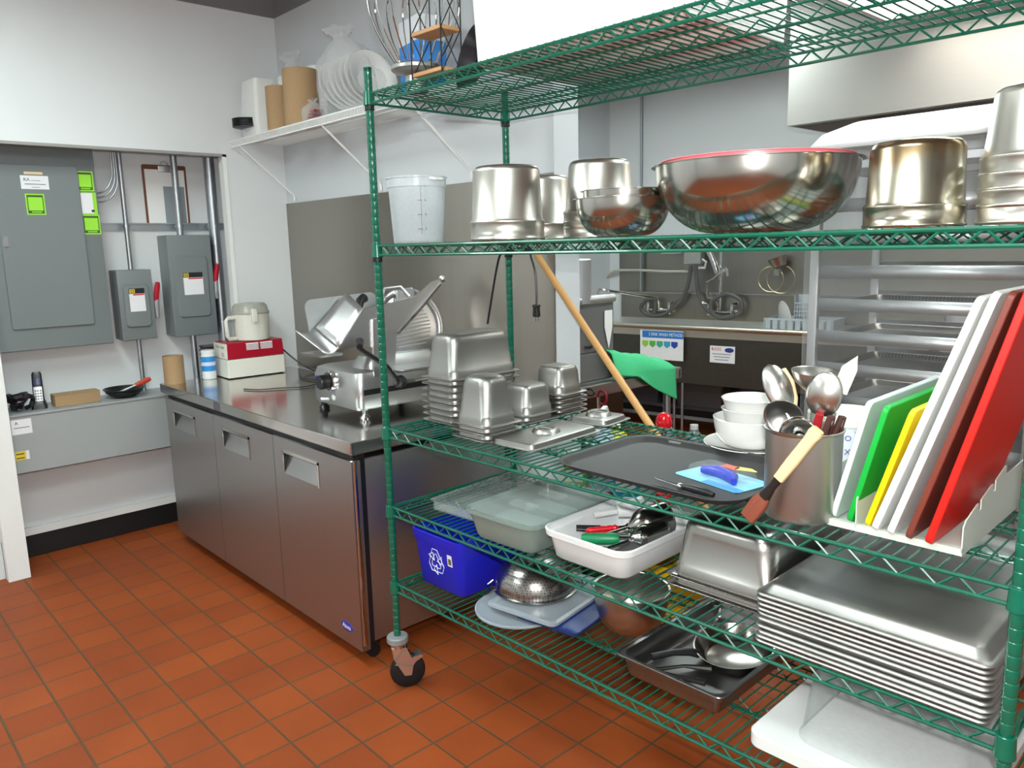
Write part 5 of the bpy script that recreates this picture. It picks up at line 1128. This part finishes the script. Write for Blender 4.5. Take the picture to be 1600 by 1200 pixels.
# preparation counter behind the wall end, with machine, towel, spray bottles
t = thing('prep_counter', 'stainless side counter with raised rim behind the wall end', 'counter', (-2.73, 2.92, 0))
m = MB(); m.box(-.42, .36, -.46, .44, .855, .875); m.build('top', M_SS, t)
m = MB()
for x0, x1, y0, y1 in ((.34, .37, -.46, .45), (-.42, .37, .43, .46), (-.42, .37, -.47, -.45)): m.bbox(x0, x1, y0, y1, .845, .905, .006)
m.build('raised_rim', M_SS, t)
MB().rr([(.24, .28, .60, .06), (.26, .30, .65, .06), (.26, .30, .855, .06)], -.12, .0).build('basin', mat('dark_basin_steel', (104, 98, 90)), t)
for x in (-.36, .32):
    for y in (-.42, .40): MB().tube([(x, y, 0), (x, y, .85)], .02, 12).build('leg', M_GALV, t)
t = thing('countertop_machine', 'grey steel countertop machine with hinged lid by the wall end', 'machine', (-2.56, 2.66, .877))
MB().bbox(-.12, .14, -.16, .24, .03, .40, .006).build('cabinet', mat('machine_grey', (136, 137, 136), .35, .6), t)
MB().bbox(.14, .146, -.14, .22, .17, .38, .003).build('upper_door', mat('machine_grey', (136, 137, 136)), t)
MB().bbox(.14, .150, -.14, .22, .035, .165, .003).build('lower_panel', mat('machine_grey', (136, 137, 136)), t)
m = MB(); m.tube([(.145, -.15, .415), (.145, .23, .415)], .02, 14); m.build('lid_roll', M_ALU, t)
MB().lathe([(.075, .40), (.078, .402), (.078, .60), (.07, .604)], 32, .09, .02, True, True).build('hopper', M_ALU, t)
MB().prism([(.16, .36), (.215, .36), (.215, .28), (.19, .18), (.16, .28)], .150, .153, 'x').build('tag', M_PAPER, t)
MB().box(.150, .152, -.10, -.03, .06, .11).build('rating_label', M_LAB, t)
MB().tube([(.15, .02, .20), (.17, .04, .20), (.15, .07, .20)], .006, 8).build('latch', M_BLKP, t)
# towel over the rim
t = thing('green_towel', 'mint green towel draped over the side counter rim', 'towel', (-2.36, 3.10, .906))
m = MB()
def tow(u_, v_):
    y = -.26+.46*v_; w_ = .010*math.sin(11*v_+3*u_)+.007*math.sin(23*v_-5*u_)
    if u_ < .5:
        q = u_/.5; return (-.26+.255*q, y, .012+.105*(1-v_)*math.sin(q*PI*.62)**1.5+.030*math.sin(q*PI)+w_*(1-q)+.006)
    q = (u_-.5)/.5; return (.012+.010*q+.006*math.sin(9*v_), y+.10*q*(1-v_), .012+.02*(1-v_)*(1-q)-.19*q*max(0.0, (v_-.15))**.8-.004)
m.grid(tow, 30, 30); m.build('cloth', mat('mint_terry', (72, 196, 134), .9, noise=.1, nscale=150, bump=.5), t, solid=.006, ang=80)
# mop stick leaning
a = Vector((-1.345, 2.13, .632)); b = Vector((-2.186, 2.158, 1.512))
t = thing('wooden_stick', 'long varnished wooden stick leaning behind the shelving', 'stick', tuple(a), rot=aim(a, b-a))
L = (b-a).length
MB().tube([(0, 0, 0), (0, 0, L*.5), (0, 0, L)], [.0135, .0135, .013], 14).build('stick', M_WOOD, t)
MB().tube([(0, 0, L), (0, 0, L+.006)], [.013, .010], 14).build('end_cap', mat('stick_end', (150, 96, 50), .6), t)
# low steel stand with bottles
t = thing('equipment_stand', 'low dark steel stand with cleaning bottles behind the shelving', 'stand', (-1.80, 2.36, 0))
MB().box(-.30, .50, -.26, .24, .58, .60).build('top', mat('dark_stand_steel', (78, 76, 74), .5, .8), t)
for x in (-.28, .48):
    for y in (-.24, .22): MB().tube([(x, y, 0), (x, y, .58)], .016, 10).build('leg', M_GALV, t)
BZ = .601
def bottle(label, x, y, rgb, r, h, cap, spray=False, z=BZ):
    t = thing('cleaning_bottle', label, 'bottle', (x, y, z), R(30), 'cleaning bottles on the low stand')
    mm = mat('liquid_%d_%d_%d' % rgb, rgb, .3)
    MB().rr([(r*.95, r*.7, 0, r*.5), (r, r*.75, .008, r*.55), (r, r*.75, h*.62, r*.55), (r*.6, r*.5, h*.82, r*.4), (r*.35, r*.35, h*.88, r*.3), (r*.35, r*.35, h*.92, r*.3)], n=5).build('bottle', mm, t)
    MB().rr([(r*.75, .001, h*.2, .0005), (r*.75, .001, h*.5, .0005)], 0, -r*.76).build('label', M_LAB, t)
    if spray:
        MB().rr([(.014, .014, h*.9, .006), (.014, .014, h*.98, .006), (.011, .016, h*1.0, .005), (.011, .042, h*1.03, .008, 0, -.01), (.012, .048, h*1.1, .01, 0, -.008), (.009, .03, h*1.15, .008, 0, .0)], n=4).build('spray_head', M_WPL, t)
        MB().tube([(0, -.03, h*1.04), (0, -.04, h*.98), (0, -.03, h*.92)], .005, 8).build('trigger', M_WPL, t)
    else: MB().cyl(.016, h*.9, h*.99, 16).build('cap', mat('cap_%d_%d_%d' % cap, cap, .4), t)
bottle('white topped spray bottle with violet collar under the square lid', -1.925, 2.25, (190, 200, 222), .045, .285, (0, 0, 0), True)
bottle('tall yellow detergent jug behind the wire shelf', -1.955, 2.36, (206, 190, 30), .065, .24, (236, 232, 200))
bottle('turquoise bottle seen through the shelf wires', -1.80, 2.235, (44, 158, 190), .05, .15, (220, 220, 220))
bottle('lime green bottle seen through the shelf wires', -2.03, 2.20, (150, 186, 40), .045, .15, (220, 220, 220))
bottle('grey bottle beside the wooden stick, left one', -1.84, 2.53, (120, 124, 132), .05, .25, (180, 180, 184))
bottle('grey bottle beside the wooden stick, right one', -1.72, 2.55, (112, 114, 120), .05, .24, (190, 190, 192))
t = thing('plunger_ball', 'shiny red round knob standing right of the wooden stick', 'knob', (-1.66, 2.27, BZ-.03))
MB().tube([(0, 0, 0), (0, 0, .32)], .010, 10).build('stem', mat('dark_red_plastic', (120, 14, 24), .3), t)
MB().lathe([(.001, .30), (.018, .305), (.029, .325), (.031, .34), (.025, .36), (.012, .37), (.001, .371)], 24).build('ball', mat('glossy_red', (200, 14, 30), .12, coat=1.0), t)
MB().lathe([(.03, 0), (.036, .01), (.028, .07), (.012, .08)], 20, cap0=True, cap1=True).build('base', mat('glossy_red', (200, 14, 30)), t)
# kettle like torch and valve on the side counter
t = thing('domed_vessel', 'clear domed vessel with dark red valve behind the pans', 'vessel', (-2.17, 2.50, .70))
MB().lathe([(.001, .0), (.055, 0), (.075, .02), (.078, .06), (.06, .095), (.03, .11), (.02, .125)], 32).build('dome', M_FILM, t)
MB().tube([(0, 0, .11), (0, 0, .20)], .008, 10).build('stem', M_CHROME, t)
MB().tube([(.02+.025*math.cos(a), 0, .20+.03*math.sin(a)) for a in [i*2*PI/24 for i in range(24)]], .006, 8, closed=True).build('valve_wheel', mat('valve_red', (120, 24, 32), .4), t)
MB().tube([(-.05+.025*math.cos(a), 0, .215+.014*math.sin(a)) for a in [i*2*PI/24 for i in range(24)]], .004, 8, closed=True).build('ring_pull', M_BLKP, t)
tag(MB().bbox(-.09, .09, -.09, .09, 0, .699, .004).build('side_cabinet', mat('dark_stand_steel', (78, 76, 74)), None, loc=(-2.22, 2.50, 0.0)), 'narrow dark cabinet under the domed vessel', 'cabinet')

# ------------------------------------------------------------------ bun pan rack under a clear cover
RX, RY, RW, RD = -1.335, 2.72, .70, .52
t = thing('bun_pan_rack', 'tall aluminium bun pan rack under a clear plastic cover', 'rack', (RX, RY, 0))
for x in (0, RW):
    for y in (0, RD): MB().bbox(x-.016, x+.016, y-.013, y+.013, .12, 1.80, .003).build('upright', M_ALU, t)
for i in range(13):
    z = 1.66-.1145*i
    for y, s in ((.008, 1), (RD-.008, -1)):
        MB().add([(.016, y, z+.02), (RW-.016, y, z+.02), (RW-.016, y, z-.022), (.016, y, z-.022), (.016, y+s*.045, z-.022), (RW-.016, y+s*.045, z-.022)], [(0, 1, 2, 3), (3, 2, 5, 4)]).build('runner', M_ALU, t, solid=.003)
for z in (.16, 1.79):
    for y in (0, RD): MB().bbox(0, RW, y-.012, y+.012, z-.015, z+.015, .003).build('cross_bar', M_ALU, t)
    for x in (0, RW): MB().bbox(x-.012, x+.012, 0, RD, z-.015, z+.015, .003).build('cross_bar', M_ALU, t)
for x in (.03, RW-.03):
    for y in (.03, RD-.03): MB().lathe([(.03, -.015), (.06, -.014), (.0625, 0), (.06, .014), (.03, .015)], 20, cap0=True, cap1=True, T=Matrix.Translation((x, y, .063)) @ Matrix.Rotation(PI/2, 4, 'X')).build('caster', M_BLKP, t)
def mesh_mat():
    m = mat('wire_rack_mesh', (104, 102, 98), .35, .9, noise=.1); nt = m.node_tree; p = nt.nodes['Principled BSDF']
    tc = nt.nodes.new('ShaderNodeTexCoord'); ck = nt.nodes.new('ShaderNodeTexChecker'); ck.inputs['Scale'].default_value = 160; ck.inputs[1].default_value = (.30, .29, .27, 1); ck.inputs[2].default_value = (.08, .08, .08, 1)
    nt.links.new(tc.outputs['Object'], ck.inputs['Vector']); nt.links.new(ck.outputs[0], p.inputs['Base Color']); return m
MM = mesh_mat()
for i in range(13):
    z = 1.66-.1145*i; m = MB()
    m.rr([(.31, .215, 0, .02), (.325, .228, .022, .02), (.33, .233, .024, .02), (.31, .215, .004, .02)], RW/2, RD/2)
    o = m.build('sheet_pan', MM if i % 2 else M_SHEET, None, loc=(RX, RY, z-.0185)); tag(o, 'sheet pan on runners under the clear cover, %s from the top' % ('first', 'second', 'third', 'fourth', 'fifth', 'sixth', 'seventh', 'eighth', 'ninth', 'tenth', 'eleventh', 'twelfth', 'thirteenth')[i], 'sheet pan', 'sheet pans in the covered bun rack')
# the clear cover with an opaque white top
t = thing('rack_cover', 'clear plastic rack cover with white cloth top', 'cover', (RX, RY, 0))
rg = random.Random(4); n = 80; rings = []
for k, z in enumerate((1.86, 1.7, 1.4, 1.1, .8, .5, .25)):
    ring = []
    for j in range(n):
        q = j/n*4; side = int(q); f = q-side
        hx, hy = RW/2+.022, RD/2+.03
        P4 = [(-hx, -hy), (hx, -hy), (hx, hy), (-hx, hy)]; p, r_ = P4[side], P4[(side+1) % 4]
        x = p[0]+(r_[0]-p[0])*f; y = p[1]+(r_[1]-p[1])*f; s = 1+.012*math.sin(j*1.7+k*.4)+.010*math.sin(j*.63+1.3*k)
        ring.append((RW/2+x*s, RD/2+y*s, z))
    rings.append(ring)
MB().ring_loft(rings, False, False).build('film_skirt', glassy('rack_film', (205, 210, 212), .18, .07, edge=.25), t, ang=80)
m = MB(); hx, hy = RW/2+.03, RD/2+.04
m.rr([(hx, hy, 1.845, .03), (hx+.002, hy+.002, 1.862, .04), (hx-.02, hy-.02, 1.90, .06), (hx-.09, hy-.08, 1.935, .08), (hx-.2, hy-.17, 1.945, .08)], RW/2, RD/2, n=7, cap0=False); m.build('cloth_top', mat('cover_white', (232, 236, 238), .6), t, solid=.003, ang=60)
# ------------------------------------------------------------------ exhaust hood
t = thing('exhaust_hood', 'big brushed steel exhaust hood over the cook line', 'exhaust hood', (-2.385, 4.43, 2.20))
M_HOOD = mat('hood_steel', (190, 187, 182), .5, 1.0, noise=.04, nscale=70, stretch=(.03, 1, 1), rvar=.04)
m = MB(); m.box(0, 3.6, 0, .012, 0, .75); m.box(0, .012, .012, 1.1, 0, .75); m.box(0, 3.6, 1.088, 1.1, 0, .75); m.box(3.588, 3.6, .012, 1.088, 0, .75); m.box(0, 3.6, 0, 1.1, .75, .762)
m.build('canopy', M_HOOD, t)
MB().box(.012, 3.588, .012, .06, .0, .02).build('drip_rail', M_HOOD, t)
m = MB(); m.add([(.012, .35, .05), (3.588, .35, .05), (3.588, .75, .55), (.012, .75, .55)], [(0, 1, 2, 3)]); m.build('filter_bank', mat('dark_filter', (46, 42, 40), .5, .6), t)
for x in (.55, 1.6): MB().tube([(x, .3, .0), (x, .3, .25)], .006, 8).build('filter_hook', M_CHROME, t)
MB().box(.06, .5, .03, .04, .0, .0).build('x', M_HOOD, t) if False else None
# hood hangers up to the roof
for x in (.2, 3.4):
    for y in (.1, 1.0): MB().tube([(x, y, .762), (x, y, ZT-2.20)], .006, 8).build('hanger_rod', M_GALV, t)

t = thing('mop_bucket', 'bright yellow bucket under the low stand behind the shelving', 'bucket', (-1.64, 2.36, 0.001))
MB().lathe([(.001, 0), (.115, 0), (.12, .005), (.145, .36), (.152, .362), (.152, .38), (.146, .38), (.141, .355), (.115, .012), (.001, .008)], 40).build('bucket', mat('bucket_yellow', (228, 186, 12), .4), t)
MB().tube([(.15*math.cos(a), .15*math.sin(a), .36-.10*math.sin(a)) for a in [i*PI/20 for i in range(21)]], .004, 8).build('bail_handle', M_GALV, t)
def shelf_pt(u, v, z): return Vector(W(u, v, z))
def hang(pts, r): 
    P_ = [shelf_pt(*p) for p in pts]; out = []
    for i in range(len(P_)-1):
        p0, p1, p2, p3 = P_[max(i-1, 0)], P_[i], P_[i+1], P_[min(i+2, len(P_)-1)]
        for k in range(6):
            q = k/6; out.append(.5*((2*p1)+(-p0+p2)*q+(2*p0-5*p1+4*p2-p3)*q*q+(-p0+3*p1-3*p2+p3)*q**3))
    return MB().tube(out+[P_[-1]], r, 8)
t = thing('plug_cord', 'black power cord with plug hanging from the upper shelf', 'cord', (0, 0, 0))
hang([(-.03, .50, 1.26), (-.005, .50, 1.35), (.03, .50, 1.47), (.055, .50, 1.52), (.085, .52, 1.535), (.09, .60, 1.535), (.095, .615, 1.50), (.108, .62, 1.45), (.113, .62, 1.38), (.112, .62, 1.325)], .004).build('cord', M_BLKP, t)
c = shelf_pt(.112, .62, 1.325)
MB().rr([(.009, .008, -.042, .003), (.013, .010, -.038, .004), (.011, .009, -.006, .004), (.015, .011, -.003, .004), (.013, .009, .004, .004)], T=Matrix.Translation(c)).build('plug', M_BLKP, t)
for dx in (-.006, .006): MB().box(-.001+dx, .001+dx, -.003, .003, -.058, -.042, T=Matrix.Translation(c)).build('prong', M_CHROME, t)
